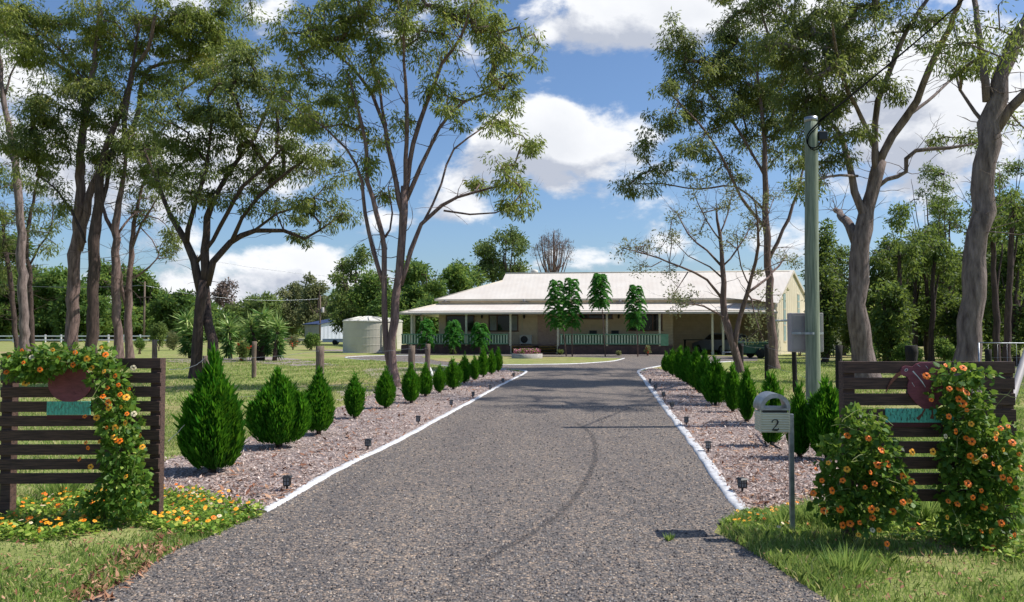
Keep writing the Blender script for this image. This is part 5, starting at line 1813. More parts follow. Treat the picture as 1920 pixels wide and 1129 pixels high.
# ------------------------------------------------------------------ near and middle gum trees (traced limbs, then grown twigs)
GG = 'tall gum trees around the drive'
px_tree('gum_tree', 'many stemmed gum tree with forked foot, left of the drive', 'tree', GG, 22.8, [
    [(740, 725, 11), (735, 640, 9.5), (742, 560, 9), (749, 480, 9), (755, 400, 9), (758, 350, 8.5)],
    [(755, 400, 6), (735, 310, 5), (722, 240, 4.5), (708, 200, 4), (680, 150, 3.2), (640, 110, 2.5), (600, 80, 1.5)],
    [(757, 375, 6), (762, 300, 5), (762, 200, 4), (757, 120, 3), (755, 40, 2)],
    [(760, 365, 6), (775, 270, 5), (800, 190, 4.5), (830, 120, 3.5), (865, 70, 3), (885, 5, 2)],
    [(762, 375, 5), (790, 310, 4.5), (825, 240, 3.5), (870, 190, 3), (945, 165, 1.8)],
    [(752, 535, 5), (770, 470, 5), (790, 420, 4.5), (830, 385, 4), (890, 360, 2.6), (950, 345, 1.5)],
    [(795, 415, 3), (828, 345, 2.6), (850, 280, 2.2), (905, 240, 1.6), (960, 190, 1)],
    [(832, 395, 2.2), (880, 402, 2), (930, 400, 1.5), (960, 385, 1)],
    [(733, 700, 6.5), (722, 620, 6.5), (720, 540, 6), (718, 440, 5.5), (706, 400, 5), (690, 340, 4.5), (685, 270, 4), (670, 200, 3), (655, 140, 2)],
    [(722, 540, 5), (700, 470, 5), (685, 400, 4), (678, 340, 3.6), (650, 280, 2.6), (610, 240, 1.8), (560, 205, 1)],
    [(722, 445, 3), (732, 430, 2.2), (735, 400, 2), (728, 350, 1.5)],
    [(740, 330, 4), (722, 230, 3.4), (700, 120, 2.8), (672, 20, 2)],
], [(580, 60, 70, 42), (540, 95, 40, 25), (640, 20, 80, 45), (700, 65, 70, 40), (760, 20, 60, 40), (830, 50, 60, 35, .8), (900, 20, 55, 35), (970, 75, 45, 30), (1000, 110, 22, 22, .8), (940, 100, 40, 25, .7),
    (600, 130, 70, 35), (690, 120, 60, 35), (780, 100, 50, 30), (850, 110, 45, 28, .8), (905, 165, 35, 20), (960, 150, 30, 22, .7), (920, 140, 30, 22), (705, 165, 35, 25), (640, 190, 60, 35), (560, 180, 40, 30), (580, 240, 40, 30),
    (860, 170, 35, 25, .8), (845, 215, 30, 22, .8), (800, 160, 30, 18), (900, 225, 40, 16, .8), (945, 215, 25, 16), (960, 235, 25, 14), (985, 270, 30, 16), (1000, 290, 16, 18), (940, 300, 30, 24), (910, 335, 35, 22), (965, 340, 26, 16), (990, 372, 24, 12),
    (700, 260, 35, 35, .8), (660, 250, 35, 30), (690, 330, 28, 40), (755, 235, 20, 25, .5), (810, 180, 20, 20, .6), (640, 60, 60, 50), (720, 10, 60, 25), (700, -60, 110, 50), (840, -60, 90, 50), (770, -130, 100, 40), (950, 60, 50, 40), (870, 40, 60, 40)], dens=1.5, Ln=.17, Wd=.042, per=80, crad=.36, leaf='gum', tshift=.06)

px_tree('gum_tree', 'wide spreading dark gum with two crossed trunks and a long low right limb', 'tree', GG, 27, [
    [(367, 707, 13), (371, 640, 11), (377, 570, 11), (381, 525, 12)],
    [(402, 692, 13), (398, 640, 11), (388, 580, 10), (384, 530, 10)],
    [(378, 545, 11), (364, 490, 9), (350, 450, 7.5), (330, 420, 6), (310, 380, 4.5), (290, 330, 3.5), (270, 280, 2)],
    [(384, 530, 9), (385, 440, 8), (400, 380, 6), (430, 320, 5), (470, 270, 4), (500, 210, 3), (520, 150, 2)],
    [(388, 535, 8), (400, 492, 7.5), (430, 455, 6.5), (480, 432, 5.5), (530, 432, 4.5), (570, 448, 3.5), (600, 432, 2.5), (645, 400, 1.5)],
    [(350, 455, 6), (360, 400, 5), (380, 340, 4.5), (392, 270, 3.5), (400, 200, 2)],
    [(435, 452, 5), (455, 410, 4), (485, 370, 4), (530, 330, 3), (575, 295, 2)],
    [(366, 495, 4.5), (400, 450, 4.5), (425, 400, 4.5), (455, 350, 4), (500, 310, 3), (545, 260, 2)],
    [(480, 430, 3), (520, 400, 2.6), (570, 385, 2), (610, 350, 1.5)],
], [(330, 200, 70, 50), (420, 150, 80, 45), (480, 115, 50, 30), (500, 180, 70, 50), (560, 230, 60, 50), (440, 240, 80, 50), (350, 280, 70, 45), (300, 240, 40, 40), (620, 300, 45, 40), (540, 310, 70, 50), (450, 320, 70, 50),
    (380, 350, 60, 40), (310, 340, 45, 40), (590, 380, 50, 30), (520, 390, 60, 28), (450, 390, 45, 25, .7), (640, 395, 25, 18), (350, 400, 40, 20, .6), (605, 415, 25, 20), (400, 210, 60, 40), (600, 200, 40, 40), (560, 440, 30, 14, .6)],
    dens=1.35, Ln=.18, Wd=.048, per=85, crad=.42, leaf='gum_dark', bark='bark_dark', tshift=-.02)

px_tree('gum_tree', 'pale gum that forks high above the middle of the left board sign', 'tree', GG, 34, [
    [(133, 690, 15), (135, 600, 13), (140, 500, 12), (147, 400, 11), (150, 330, 9), (153, 250, 8), (165, 170, 7), (180, 100, 5), (187, 20, 3)],
    [(148, 470, 8), (162, 400, 8), (175, 345, 7.5), (205, 290, 7), (240, 255, 6), (260, 215, 5), (270, 140, 4), (305, 120, 4), (370, 110, 3), (440, 90, 2)],
    [(232, 262, 5), (238, 200, 5), (252, 130, 4.5), (278, 90, 4), (290, 30, 3)],
    [(166, 170, 4), (120, 130, 3.5), (70, 95, 3), (20, 60, 2)],
    [(165, 160, 3), (110, 90, 3), (60, 50, 2.2), (10, 20, 1.5)],
    [(270, 215, 3), (310, 235, 2.6), (300, 250, 2), (270, 275, 1.5)],
    [(340, 170, 3), (400, 130, 2.5), (445, 100, 1.6)],
], [(60, 45, 60, 35), (130, 60, 60, 45), (200, 30, 60, 35), (180, 110, 55, 35), (280, 60, 60, 45), (350, 30, 70, 40), (410, 60, 55, 45), (330, 100, 60, 35), (400, 120, 50, 25), (90, 120, 50, 25, .7), (270, 150, 50, 30), (320, 160, 50, 25, .8), (440, 20, 45, 30), (360, 75, 60, 30), (230, 80, 50, 40), (250, -60, 120, 50, .7), (60, 90, 60, 40), (150, 140, 60, 40), (20, 30, 50, 40), (410, 150, 50, 30), (340, 60, 80, 40), (400, -40, 80, 45, .7), (100, -50, 90, 45, .6)],
    dens=1.25, Ln=.2, Wd=.055, per=95, crad=.5, leaf='gum', tshift=.06)
px_tree('gum_tree', 'straight brown gum trunk just right of the pale forked gum, left side', 'tree', GG, 33, [
    [(170, 695, 12), (173, 600, 11.5), (175, 520, 11), (179, 430, 11), (186, 360, 9), (192, 300, 7), (215, 240, 6), (232, 190, 4), (250, 120, 3), (262, 40, 2)],
    [(178, 420, 5), (200, 350, 4.5), (207, 290, 4), (215, 260, 3)],
    [(160, 455, 3), (130, 390, 3), (100, 350, 2), (70, 330, 1.4)],
], [(100, 190, 60, 35), (60, 220, 45, 40), (160, 230, 45, 40), (120, 270, 50, 35), (60, 290, 40, 30), (100, 340, 35, 25, .6), (230, 210, 35, 35), (190, 170, 40, 30), (140, 170, 40, 25), (30, 270, 50, 40), (80, 250, 50, 30), (180, 290, 40, 30, .7), (110, 390, 30, 20, .6)], dens=1.3, Ln=.2, Wd=.052, per=90, crad=.5, leaf='gum_dark', bark='bark_dark', tshift=0.05)
px_tree('gum_tree', 'slender gum with knobbly fork, above the right part of the left sign', 'tree', GG, 33.5, [
    [(221, 700, 12), (219, 620, 9), (218, 520, 8.5), (217, 430, 8), (223, 380, 6), (231, 330, 4.5), (240, 250, 3)],
    [(216, 440, 4.5), (200, 410, 4), (188, 370, 3), (180, 330, 2)],
    [(220, 440, 3), (235, 420, 2.5), (250, 400, 2), (270, 395, 1.4)],
], [(250, 270, 45, 40), (230, 330, 40, 35, .7), (280, 320, 40, 30), (200, 290, 35, 30), (290, 250, 35, 30)], dens=1.2, Ln=.2, Wd=.052, per=85, crad=.48, leaf='gum_dark', tshift=.03)
px_tree('gum_tree', 'thin twin stemmed gum with bare right hand branches, left of the spreading gum', 'tree', GG, 35, [
    [(243, 696, 10), (242, 640, 8), (241, 570, 7.5), (244, 520, 6), (247, 460, 5), (255, 400, 4), (268, 350, 3), (285, 290, 2)],
    [(240, 585, 5), (228, 540, 4.5), (222, 500, 4), (218, 480, 3)],
    [(246, 470, 3), (265, 420, 2.5), (285, 390, 1.8), (300, 360, 1.2)],
    [(255, 520, 2), (280, 500, 1.8), (295, 485, 1.4), (320, 482, .9), (330, 470, .6)],
    [(262, 425, 1.5), (285, 450, 1.3), (300, 480, 1), (318, 470, .7)],
    [(296, 486, 1), (300, 460, .8), (318, 440, .6)],
    [(250, 430, 1.5), (280, 405, 1.2), (310, 420, .9), (322, 440, .6)],
], [(290, 300, 40, 30), (310, 350, 35, 25, .6), (270, 370, 25, 25, .6), (330, 280, 30, 25)], dens=.8, Ln=.2, Wd=.05, per=75, crad=.48, leaf='gum_dark', tshift=.03)
px_tree('gum_tree', 'tall grey gum trunk curving up at the far left edge', 'tree', GG, 40, [
    [(50, 690, 12), (46, 640, 10), (41, 500, 9), (38, 400, 8), (28, 300, 7.5), (15, 230, 6), (4, 170, 5), (0, 120, 4), (-10, 60, 3)],
    [(30, 310, 5), (8, 275, 4), (-20, 250, 3)],
    [(8, 180, 3), (20, 140, 2), (35, 110, 1.4)],
], [(-20, 60, 50, 50), (20, 30, 40, 40, .7), (-30, 160, 40, 40), (10, 330, 40, 35, .6), (0, 400, 30, 40, .7), (15, 240, 30, 25, .4)], dens=.7, Ln=.22, Wd=.06, per=80, crad=.55, leaf='gum', bark='bark_light')
px_tree('gum_tree', 'thin leaning stem at the extreme left behind the grey gum', 'tree', GG, 46, [
    [(34, 672, 6), (27, 600, 5), (20, 530, 5), (8, 460, 4), (4, 400, 3)],
], [(5, 450, 30, 35), (20, 400, 30, 25), (0, 520, 25, 25), (10, 500, 25, 18, .6)], dens=.5, Ln=.24, Wd=.07, per=80, crad=.6, leaf='gum_dark', bark='bark_dark')
px_tree('gum_tree', 'thin dark stem between the grey gum and the pale forked gum', 'tree', GG, 44, [
    [(62, 672, 5.5), (58, 600, 5), (56, 520, 4.5), (50, 450, 4), (62, 380, 3), (75, 320, 2)],
    [(54, 500, 2.5), (75, 460, 2), (95, 430, 1.5), (100, 380, 1)],
], [(70, 350, 40, 28, .6), (90, 400, 35, 35, .7), (75, 440, 30, 22, .6), (60, 390, 30, 25, .6), (105, 460, 22, 20, .5), (30, 360, 25, 30, .6)], dens=.5, Ln=.24, Wd=.065, per=75, crad=.6, leaf='gum_dark', bark='bark_dark')

px_tree('gum_tree', 'straight slender gum with drooping crown before the house gable', 'tree', GG, 33, [
    [(1452, 692, 11), (1448, 640, 9), (1446, 600, 8.5), (1441, 500, 8), (1437, 420, 7), (1434, 340, 6), (1432, 260, 4.5), (1425, 180, 3.5), (1410, 80, 2)],
    [(1437, 430, 4), (1400, 385, 3.4), (1370, 330, 3), (1340, 270, 2.4), (1290, 210, 2), (1240, 160, 1.2)],
    [(1441, 490, 4), (1478, 410, 3.5), (1500, 340, 2.6), (1510, 280, 1.6)],
    [(1434, 330, 3.2), (1385, 245, 3), (1325, 170, 2.2), (1275, 100, 1.4)],
    [(1437, 400, 2.4), (1380, 350, 2), (1310, 355, 1.8), (1240, 345, 1.5), (1180, 345, 1)],
    [(1433, 260, 3), (1460, 180, 2.5), (1480, 100, 2), (1490, 40, 1.2)],
], [(1255, 60, 22, 30), (1250, 110, 24, 24), (1290, 90, 40, 35), (1300, 150, 45, 35), (1290, 210, 45, 30), (1240, 230, 35, 28), (1215, 270, 25, 28), (1230, 320, 38, 22, .8), (1200, 350, 28, 10, .7), (1290, 280, 50, 30, .8), (1350, 70, 45, 40), (1360, 150, 50, 38), (1350, 215, 50, 35),
    (1420, 100, 50, 40), (1420, 180, 50, 38), (1410, 250, 50, 35), (1350, 290, 40, 26, .7), (1480, 130, 40, 50), (1480, 210, 40, 50), (1460, 290, 35, 30, .8), (1500, 330, 30, 30, .7), (1400, 330, 35, 20, .5), (1310, 330, 30, 20, .5), (1400, 40, 60, 30), (1380, -30, 70, 40), (1450, -40, 60, 40), (1330, 120, 50, 50), (1400, 160, 70, 60)],
    dens=1.35, Ln=.2, Wd=.052, per=90, crad=.5, leaf='gum_dark', tshift=.04)
px_tree('gum_tree', 'massive crooked gum with a broken left stub, behind the right board sign', 'tree', GG, 25, [
    [(1624, 716, 27), (1617, 650, 22), (1606, 570, 20), (1612, 490, 20), (1622, 430, 18), (1636, 360, 14), (1648, 300, 13)],
    [(1648, 305, 9), (1675, 255, 9), (1718, 190, 8), (1755, 100, 6.5), (1790, 30, 5), (1810, -30, 4)],
    [(1643, 320, 8), (1641, 230, 7), (1660, 150, 6), (1700, 60, 5), (1745, -10, 4)],
    [(1610, 465, 11), (1592, 425, 10), (1580, 408, 8.5), (1568, 392, 5)],
    [(1624, 420, 9), (1604, 360, 8), (1590, 300, 6.5), (1570, 245, 4.5), (1525, 200, 3)],
    [(1640, 355, 5), (1662, 336, 4.5), (1682, 330, 4.5), (1698, 322, 4.5), (1700, 298, 4.5), (1718, 282, 4.5), (1780, 278, 3.5), (1828, 270, 2)],
    [(1645, 290, 6), (1605, 200, 4.5), (1572, 120, 3.5), (1560, 30, 2)],
    [(1690, 225, 4), (1740, 190, 3.4), (1790, 145, 2.8), (1850, 110, 2)],
    [(1608, 330, 3), (1560, 330, 2.5), (1520, 345, 2)],
], [(1490, 60, 60, 45), (1560, 40, 60, 45), (1620, 70, 50, 45, .8), (1540, 130, 60, 45), (1490, 180, 50, 45), (1560, 200, 50, 35), (1610, 150, 45, 40), (1520, 260, 45, 35), (1580, 290, 40, 25, .6), (1660, 100, 40, 40, .6), (1700, 30, 50, 35, .6), (1760, 60, 40, 35, .5),
    (1450, 20, 50, 30), (1640, 20, 50, 30), (1680, 180, 30, 25, .4), (1770, 260, 20, 18, .5), (1540, 320, 30, 18, .5), (1600, 240, 45, 25, .8), (1830, 130, 30, 25, .4), (1480, 110, 50, 30), (1530, -60, 90, 50, .8), (1660, -80, 90, 60, .8), (1790, -70, 70, 50, .7), (1590, -150, 90, 50, .6), (1720, -170, 90, 50, .6), (1450, 100, 40, 50), (1560, 90, 70, 50), (1520, 220, 60, 40)],
    dens=2.0, depth=2.0, Ln=.18, Wd=.045, per=85, crad=.44, leaf='gum_dark', bark='bark_light', tshift=.02)
px_tree('gum_tree', 'huge pale gum trunk leaning right near the right edge', 'tree', GG, 18.5, [
    [(1808, 712, 30), (1812, 650, 24), (1822, 560, 23), (1830, 480, 22), (1840, 400, 22), (1850, 310, 22), (1858, 230, 22), (1880, 140, 17), (1925, 35, 14), (1960, -40, 11)],
    [(1862, 250, 13), (1892, 205, 10), (1930, 165, 9), (1980, 120, 7)],
    [(1850, 190, 9), (1840, 110, 7), (1832, 40, 6), (1820, -60, 5), (1780, -160, 3.5), (1700, -220, 2)],
    [(1955, -30, 7), (1930, -140, 5), (1880, -240, 3)],
    [(1862, 250, 5), (1830, 210, 4), (1800, 170, 3), (1790, 120, 2)],
], [(1880, 20, 50, 35, .7), (1830, 40, 35, 40, .6), (1900, 80, 35, 35, .5), (1850, 110, 20, 20, .4), (1790, 90, 25, 30, .5), (1930, 220, 30, 30, .7), (1950, 60, 40, 40), (1880, -80, 90, 50), (1960, -130, 90, 60), (1830, -140, 90, 60), (1740, -200, 100, 60), (1640, -240, 100, 60), (1850, -260, 120, 60), (1960, -280, 100, 60)],
    dens=1.25, depth=2, Ln=.15, Wd=.038, per=75, crad=.4, leaf='gum', bark='bark_light')
px_tree('small_tree', 'small airy leaning tree with two stems in front of the carport', 'tree', None, 30, [
    [(1389, 702, 8), (1376, 660, 8.5), (1364, 620, 8), (1357, 560, 6.5), (1354, 500, 5), (1349, 440, 3.6), (1342, 390, 2)],
    [(1377, 655, 6), (1386, 600, 5.5), (1400, 550, 4.5), (1418, 490, 3.4), (1422, 430, 2.4), (1415, 380, 1.5)],
    [(1354, 560, 3), (1325, 525, 2.6), (1275, 500, 2), (1215, 478, 1.4), (1170, 465, .8)],
    [(1354, 500, 2.6), (1325, 470, 2.2), (1290, 440, 1.8), (1270, 400, 1)],
    [(1400, 550, 3), (1440, 520, 2.4), (1475, 480, 1.6)],
    [(1354, 500, 2.4), (1385, 465, 2), (1405, 430, 1.2)],
    [(1365, 600, 2.4), (1320, 575, 1.8), (1275, 570, 1)],
    [(1349, 440, 2), (1365, 400, 1.6), (1372, 360, .8)], [(1350, 450, 2), (1325, 415, 1.5), (1305, 370, .8)], [(1420, 440, 1.8), (1440, 400, 1.3), (1452, 370, .7)], [(1353, 520, 2), (1330, 500, 1.6), (1290, 480, 1), (1255, 440, .6)],
    [(1405, 535, 2), (1390, 500, 1.5), (1380, 440, 1)], [(1240, 490, 1.2), (1220, 500, 1), (1200, 497, .6)], [(1290, 510, 1.4), (1270, 540, 1), (1262, 560, .6)],
], [(1340, 400, 50, 25, .5), (1390, 400, 40, 25, .5), (1300, 440, 40, 25, .45), (1360, 460, 40, 25, .45), (1430, 440, 40, 25, .5), (1220, 470, 35, 12, .4), (1190, 462, 25, 8, .4), (1270, 520, 40, 15, .35), (1290, 560, 30, 18, .5), (1470, 490, 35, 20, .45), (1430, 560, 40, 25, .6),
    (1415, 600, 40, 25, 1.2), (1390, 520, 40, 25, .4), (1410, 640, 25, 12, .8), (1260, 410, 18, 15, .3), (1345, 370, 45, 20, .5), (1250, 450, 25, 15, .4)], dens=1.3, bare=150, Ln=.13, Wd=.045, per=36, crad=.36, leaf='olive', droop=.0, twig=.01, tshift=.0)

# ------------------------------------------------------------------ trees beyond


def far_tree(px_, by, ty, hw, label, leaf='forest', bark='bark_dark', Y=None, nb=7, per=60, dens=1.0, Lf=.30, trunk_r=None, cbase=.25, name='tree', group='trees beyond the lawn', tshift=0, seed=None, forks=5, crad=None, flat=.8, hang=.2):
    """a whole tree of its own: trunk, limbs and an uneven crown from several lobes"""
    if Y is None: Y = G(px_, by).y
    k = Y / FPX
    b = P(px_, 620, Y); b.z = 0
    H = P(px_, ty, Y).z; Rw = hw * k; nb = int(nb * 1.5)
    rnd = random.Random(seed if seed is not None else int(px_ * 7 + ty))
    tr = trunk_r or max(.12, H * .022)
    zf = H * rnd.uniform(.3, .42)
    limbs = [[(b.copy(), tr), (b + Vector((rnd.uniform(-.2, .2), 0, zf * .5)), tr * .8), (b + Vector((rnd.uniform(-.4, .4), 0, zf)), tr * .65), (b + Vector((rnd.uniform(-.5, .5), 0, H * .75)), tr * .22)]]
    blobs = []
    for i in range(forks):
        a = rnd.random() * 6.28
        r = Rw * rnd.uniform(.35, .75)
        s = limbs[0][1][0].lerp(limbs[0][2][0], rnd.uniform(.4, 1))
        e = b + Vector((math.cos(a) * r, math.sin(a) * r, H * rnd.uniform(.55, .88)))
        limbs.append([(s, tr * .45), (s.lerp(e, .5) + Vector((0, 0, -.05 * H)), tr * .3), (e, tr * .1)])
    for i in range(nb):
        t = (i + .5) / nb
        a = rnd.random() * 6.28
        z = H * (cbase + (1 - cbase) * (t * .86 + .02))
        prof = math.sin(math.pi * (.18 + .68 * t)) ** .7
        r = Rw * prof
        rad = max(Rw * rnd.uniform(.34, .5) * (1.1 - .35 * t), .5)
        cx = b.x + math.cos(a) * max(0, r - rad) * 1.0; cy = b.y + math.sin(a) * max(0, r - rad)
        c = Vector((cx, cy, min(z, H - rad * .62)))
        rz_ = rad * .72
        blobs.append((c, (rad, rad, rz_), max(4, rad * rad * 3.8 * dens / max(.35, (crad or .6)) * .9)))
    return make_tree(name, label, 'tree', group, b, limbs, blobs, bark=bark, leaf=leaf, Ln=Lf, Wd=Lf * .42, per=per, crad=crad or .62, droop=hang, twig=.02, tshift=tshift, nodefrom=.2, flat=flat)


# dark rounded trees behind the white fence
for a in [(-40, 400, 110, 'dark rounded tree beyond the white fence at the far left edge', 128), (30, 495, 70, 'dark green tree beyond the fence behind the two thinnest left stems', 135),
          (105, 500, 60, 'broad dark green tree beyond the white fence left of the pale forked gum', 124), (195, 488, 62, 'tallest dark green tree beyond the white fence behind the brown trunks', 130),
          (262, 500, 48, 'dark green tree beyond the fence carrying the thin power pole in front', 140), (150, 520, 50, 'shadowy low tree beyond the fence between two taller ones', 118),
          (330, 548, 50, 'low black green tree left of the spreading gum beyond the lawn', 120), (372, 556, 36, 'dark tree right behind the feet of the spreading gum', 128)]:
    far_tree(a[0], 642, a[1], a[2], a[3], 'forest', Y=a[4], nb=11, per=75, Lf=.75, crad=1.3, dens=1.5, cbase=.08, tshift=-.05 if a[0] > 300 else .03)
for a in [(423, 524, 32, 'pale brownish bare crowned tree far behind the yuccas', 'greytwig', 170), (455, 552, 36, 'light green bushy tree far behind the yuccas', 'bushgreen', 140), (495, 548, 34, 'yellowish green tree behind the tallest yucca', 'bushgreen', 132),
          (545, 520, 34, 'slender grey green tree left of the distant transformer pole', 'olive', 160), (598, 510, 50, 'wide brownish tree above the blue roofed shed', 'olive', 150), (640, 532, 34, 'brown green tree just right of the transformer pole', 'bushgreen', 145),
          (525, 572, 36, 'low light green thicket tree left of the blue roofed shed', 'bushgreen', 160), (672, 560, 34, 'low bright tree above the big water tank', 'forest', 150), (505, 590, 30, 'low olive tree by the grey trailer', 'bushgreen', 150),
          (420, 585, 44, 'low dark tree close behind the pale yucca', 'forest', 112)]:
    far_tree(a[0], 640, a[1], a[2], a[3], a[4], Y=a[5], nb=8, per=60, Lf=.62, crad=1.15, dens=1.1, cbase=.15, group='mixed trees on the far side of the lawn')
for a in [(665, 450, 50, 'airy gum with open crown left of the forked gum trunk, beyond the tank', 'bushgreen', 92, .9), (700, 500, 52, 'dark tree directly behind the forked gum trunks beyond the tank', 'forest', 88, 1.2), (790, 478, 64, 'large rounded green tree behind the left end of the house roof', 'forest', 84, 1.4),
          (850, 480, 56, 'second rounded green tree rising over the left roof slope', 'forest', 88, 1.4), (895, 500, 40, 'smaller green tree just above the left end of the roof ridge', 'forest', 92, 1.2), (730, 545, 46, 'low dark tree between tank and house', 'forest', 80, 1.3),
          (795, 560, 50, 'low dark shrubby tree behind the side veranda', 'forest', 76, 1.3)]:
    far_tree(a[0], 640, a[1], a[2], a[3], a[4], Y=a[5], nb=10, per=75, Lf=.42, crad=.85, dens=1.25 * a[6], cbase=.12, tshift=.06, group='trees standing behind the house')
far_tree(945, 640, 421, 56, 'tall gum with layered crown rising behind the roof ridge', 'bushgreen', Y=100, nb=12, per=62, Lf=.42, crad=.9, dens=.9, cbase=.5, tshift=-.05, group='trees standing behind the house', forks=8)
Yb = 104; kb = Yb / FPX
bb = P(1036, 620, Yb); bb.z = 0; Hb = P(1036, 432, Yb).z
lb_ = [[(bb.copy(), .35), (bb + Vector((0, 0, Hb * .5)), .28), (bb + Vector((.2, 0, Hb * .7)), .2), (bb + Vector((.2, 0, Hb)), .04)]]
blb = []
for i in range(30):
    a = i * 2.4; r = 2.7 * math.sqrt((i + .5) / 30)
    e = bb + Vector((math.cos(a) * r, math.sin(a) * r, Hb * (1 - .16 * (r / 2.7) ** 2 - random.uniform(0, .06))))
    st = bb + Vector((math.cos(a) * .1, 0, Hb * random.uniform(.42, .62)))
    lb_.append([(st, .09), (st.lerp(e, .4) + Vector((math.cos(a) * .4, math.sin(a) * .4, 0)), .06), (e, .025)])
    blb.append((e - Vector((0, 0, .5)), (.5, .5, .8), 3))
make_tree('tree', 'bare grey brown tree with fine upright twigs behind the roof ridge', 'tree', 'trees standing behind the house', bb, lb_, blb, bark='bark', leaf='greytwig', Ln=.32, Wd=.05, per=26, crad=.7, droop=-.8, bare=160, twig=.02, nodefrom=.6)

# the wood on the right
W0 = [(1745, 272, 62, 70, 'tallest olive tree at the back of the right wood, under the wiggly limb', .1), (1880, 215, 60, 62, 'tallest back row tree right of the huge gum', .06), (1545, 500, 30, 40, 'dark bushy tree hugging the right side of the timber pole', -.05), (1545, 395, 32, 46, 'slim dark tree right behind the timber pole', .0), (1580, 440, 36, 52, 'dark leafy tree left of the crooked gum in the right wood', -.05), (1660, 430, 40, 40, 'leafy tree between the crooked gum and the huge gum, nearer the left', -.02),
      (1705, 350, 50, 52, 'tall bright topped tree in the gap between the two big right hand gums', .10), (1740, 410, 44, 42, 'bushy tree with glossy leaves just left of the huge gum', .0), (1775, 330, 46, 60, 'tall back row tree showing left of the huge gum', .05),
      (1670, 520, 40, 36, 'low bush like tree at the foot of the right wood', .05), (1880, 300, 60, 50, 'tall olive tree right of the huge gum trunk', .05), (1905, 430, 50, 36, 'dark tree filling the right edge of the picture', -.05),
      (1855, 480, 36, 44, 'dark slender tree directly behind the huge gum trunk', -.03), (1970, 330, 60, 44, 'dark tall tree partly cut by the right edge', -.05), (1610, 540, 34, 48, 'low dark tree behind the crooked gum trunk', -.05), (1800, 560, 40, 40, 'low dark shrub tree left of the huge gum foot', -.05)]
for (px_, ty, hw, Y, lab, ts) in W0:
    far_tree(px_, 640, ty, hw, lab, 'woodleaf', Y=Y, nb=12, per=70, Lf=.22, crad=.55, dens=1.15, cbase=.12, tshift=ts, group='trees of the wood on the right', trunk_r=.15)
for (px_, ty, hw, Y, lab) in [(1640, 590, 60, 95, 'distant tree of the right wood seen under the cream shed roofline'), (1720, 480, 90, 85, 'distant broad tree closing the right wood behind the bird sign'), (1830, 450, 90, 90, 'distant broad tree closing the right wood behind the huge gum'), (1940, 440, 90, 80, 'distant broad tree closing the right wood at the right edge'),
                              (1570, 520, 50, 90, 'distant tree above the grey shed')]:
    far_tree(px_, 640, ty, hw, lab, 'woodleaf', Y=Y, nb=12, per=60, Lf=.6, crad=1.1, dens=1.2, cbase=.04, tshift=-.08, group='trees of the wood on the right', trunk_r=.25)
for (px_, ty, Y, lab) in [(1690, 470, 38, 'thin bare sapling trunk behind the eye of the bird sign'), (1716, 460, 42, 'thin dark trunk above the maroon bird'), (1745, 470, 40, 'thin trunk right of the thick black stump post'), (1868, 400, 34, 'dark trunk right of the huge gum'), (1885, 380, 30, 'leaning dark trunk near the right edge'), (1905, 470, 38, 'second leaning trunk at the right edge'), (1775, 500, 44, 'thin trunk close left of the huge gum')]:
    k = Y / FPX; b = P(px_, 620, Y); b.z = 0; H = P(px_, ty, Y).z
    ln = random.uniform(-.3, .5)
    limbs = [[(b.copy(), .14), (b + Vector((ln * .3, 0, H * .4)), .12), (b + Vector((ln, 0, H)), .07)], [(b + Vector((ln * .3, 0, H * .4)), .06), (b + Vector((ln * .3 + .5, .2, H * .8)), .03)]]
    make_tree('tree', lab, 'tree', 'trees of the wood on the right', b, limbs, [(b + Vector((ln, 0, H * .95)), (1.1, 1.1, .9), 22)], bark='bark_dark', leaf='woodleaf', Ln=.22, Wd=.08, per=50, crad=.5)
# horizon wood closing the view
pts = []
n = 60000
xs = RNG.uniform(-230, 260, n); t_ = RNG.random(n)
hh = 7.0 + 2.6 * np.sin(xs * .11) + 1.8 * np.sin(xs * .31 + 1) + 1.2 * np.sin(xs * .83)
zz = t_ ** .8 * hh
yy_ = 205 + RNG.uniform(-8, 8, n) * np.sqrt(np.clip(1 - t_ ** 2, 0, 1)) + 12 * np.sin(xs * .05)
V = leaf_quads(np.stack([xs, yy_, zz], 1), rand_dirs(n) + np.array([0, 0, -.2]), RNG.uniform(.8, 1.7, n), RNG.uniform(.5, .9, n))
tag(quads('distant_wood', V, 4, 'forest', np.clip(RNG.normal(.45, .16, n) + .15 * (t_ - .5), 0, 1)), 'distant line of woodland along the horizon', 'woodland', kind='stuff')

# ------------------------------------------------------------------ yuccas and shrubs


def yucca(px_, by, heads, label, hw):
    b = G(px_, by); Y = b.y; k = Y / FPX
    root = empty('yucca', b, 0, label, 'yucca', 'spiky yuccas on the lawn')
    mb = MB(); Cs = []; Ds = []; Ls = []; Ts = []
    for (hx, hy, r) in heads:
        h = P(hx, hy, Y) - b
        h.y = random.uniform(-.3, .3)
        mb.tube([(h.x * .2, 0, -.05), (h.x * .5, h.y * .5, h.z * .45), (h.x, h.y, h.z)], [.13, .10, .07], 8, wob=.15)
        R_ = r * k
        n = 230
        d = rand_dirs(n); 
        t = RNG.random(n)
        d[:, 2] = d[:, 2] * .7 + .35 - 1.15 * t
        c = np.array(h)[None] + np.stack([np.zeros(n), np.zeros(n), .12 - t * min(h.z * .86, R_ * 2.6)], 1)
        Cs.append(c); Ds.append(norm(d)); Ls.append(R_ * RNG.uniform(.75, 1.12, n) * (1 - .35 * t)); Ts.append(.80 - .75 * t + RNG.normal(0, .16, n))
    C = np.concatenate(Cs); D = np.concatenate(Ds); Lq = np.concatenate(Ls); T_ = np.clip(np.concatenate(Ts), 0, 1)
    V = leaf_quads(C, D, Lq * 1.2, .10, .05, .3)
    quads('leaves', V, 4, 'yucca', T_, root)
    mb.build('trunk', 'bark_dark', root)


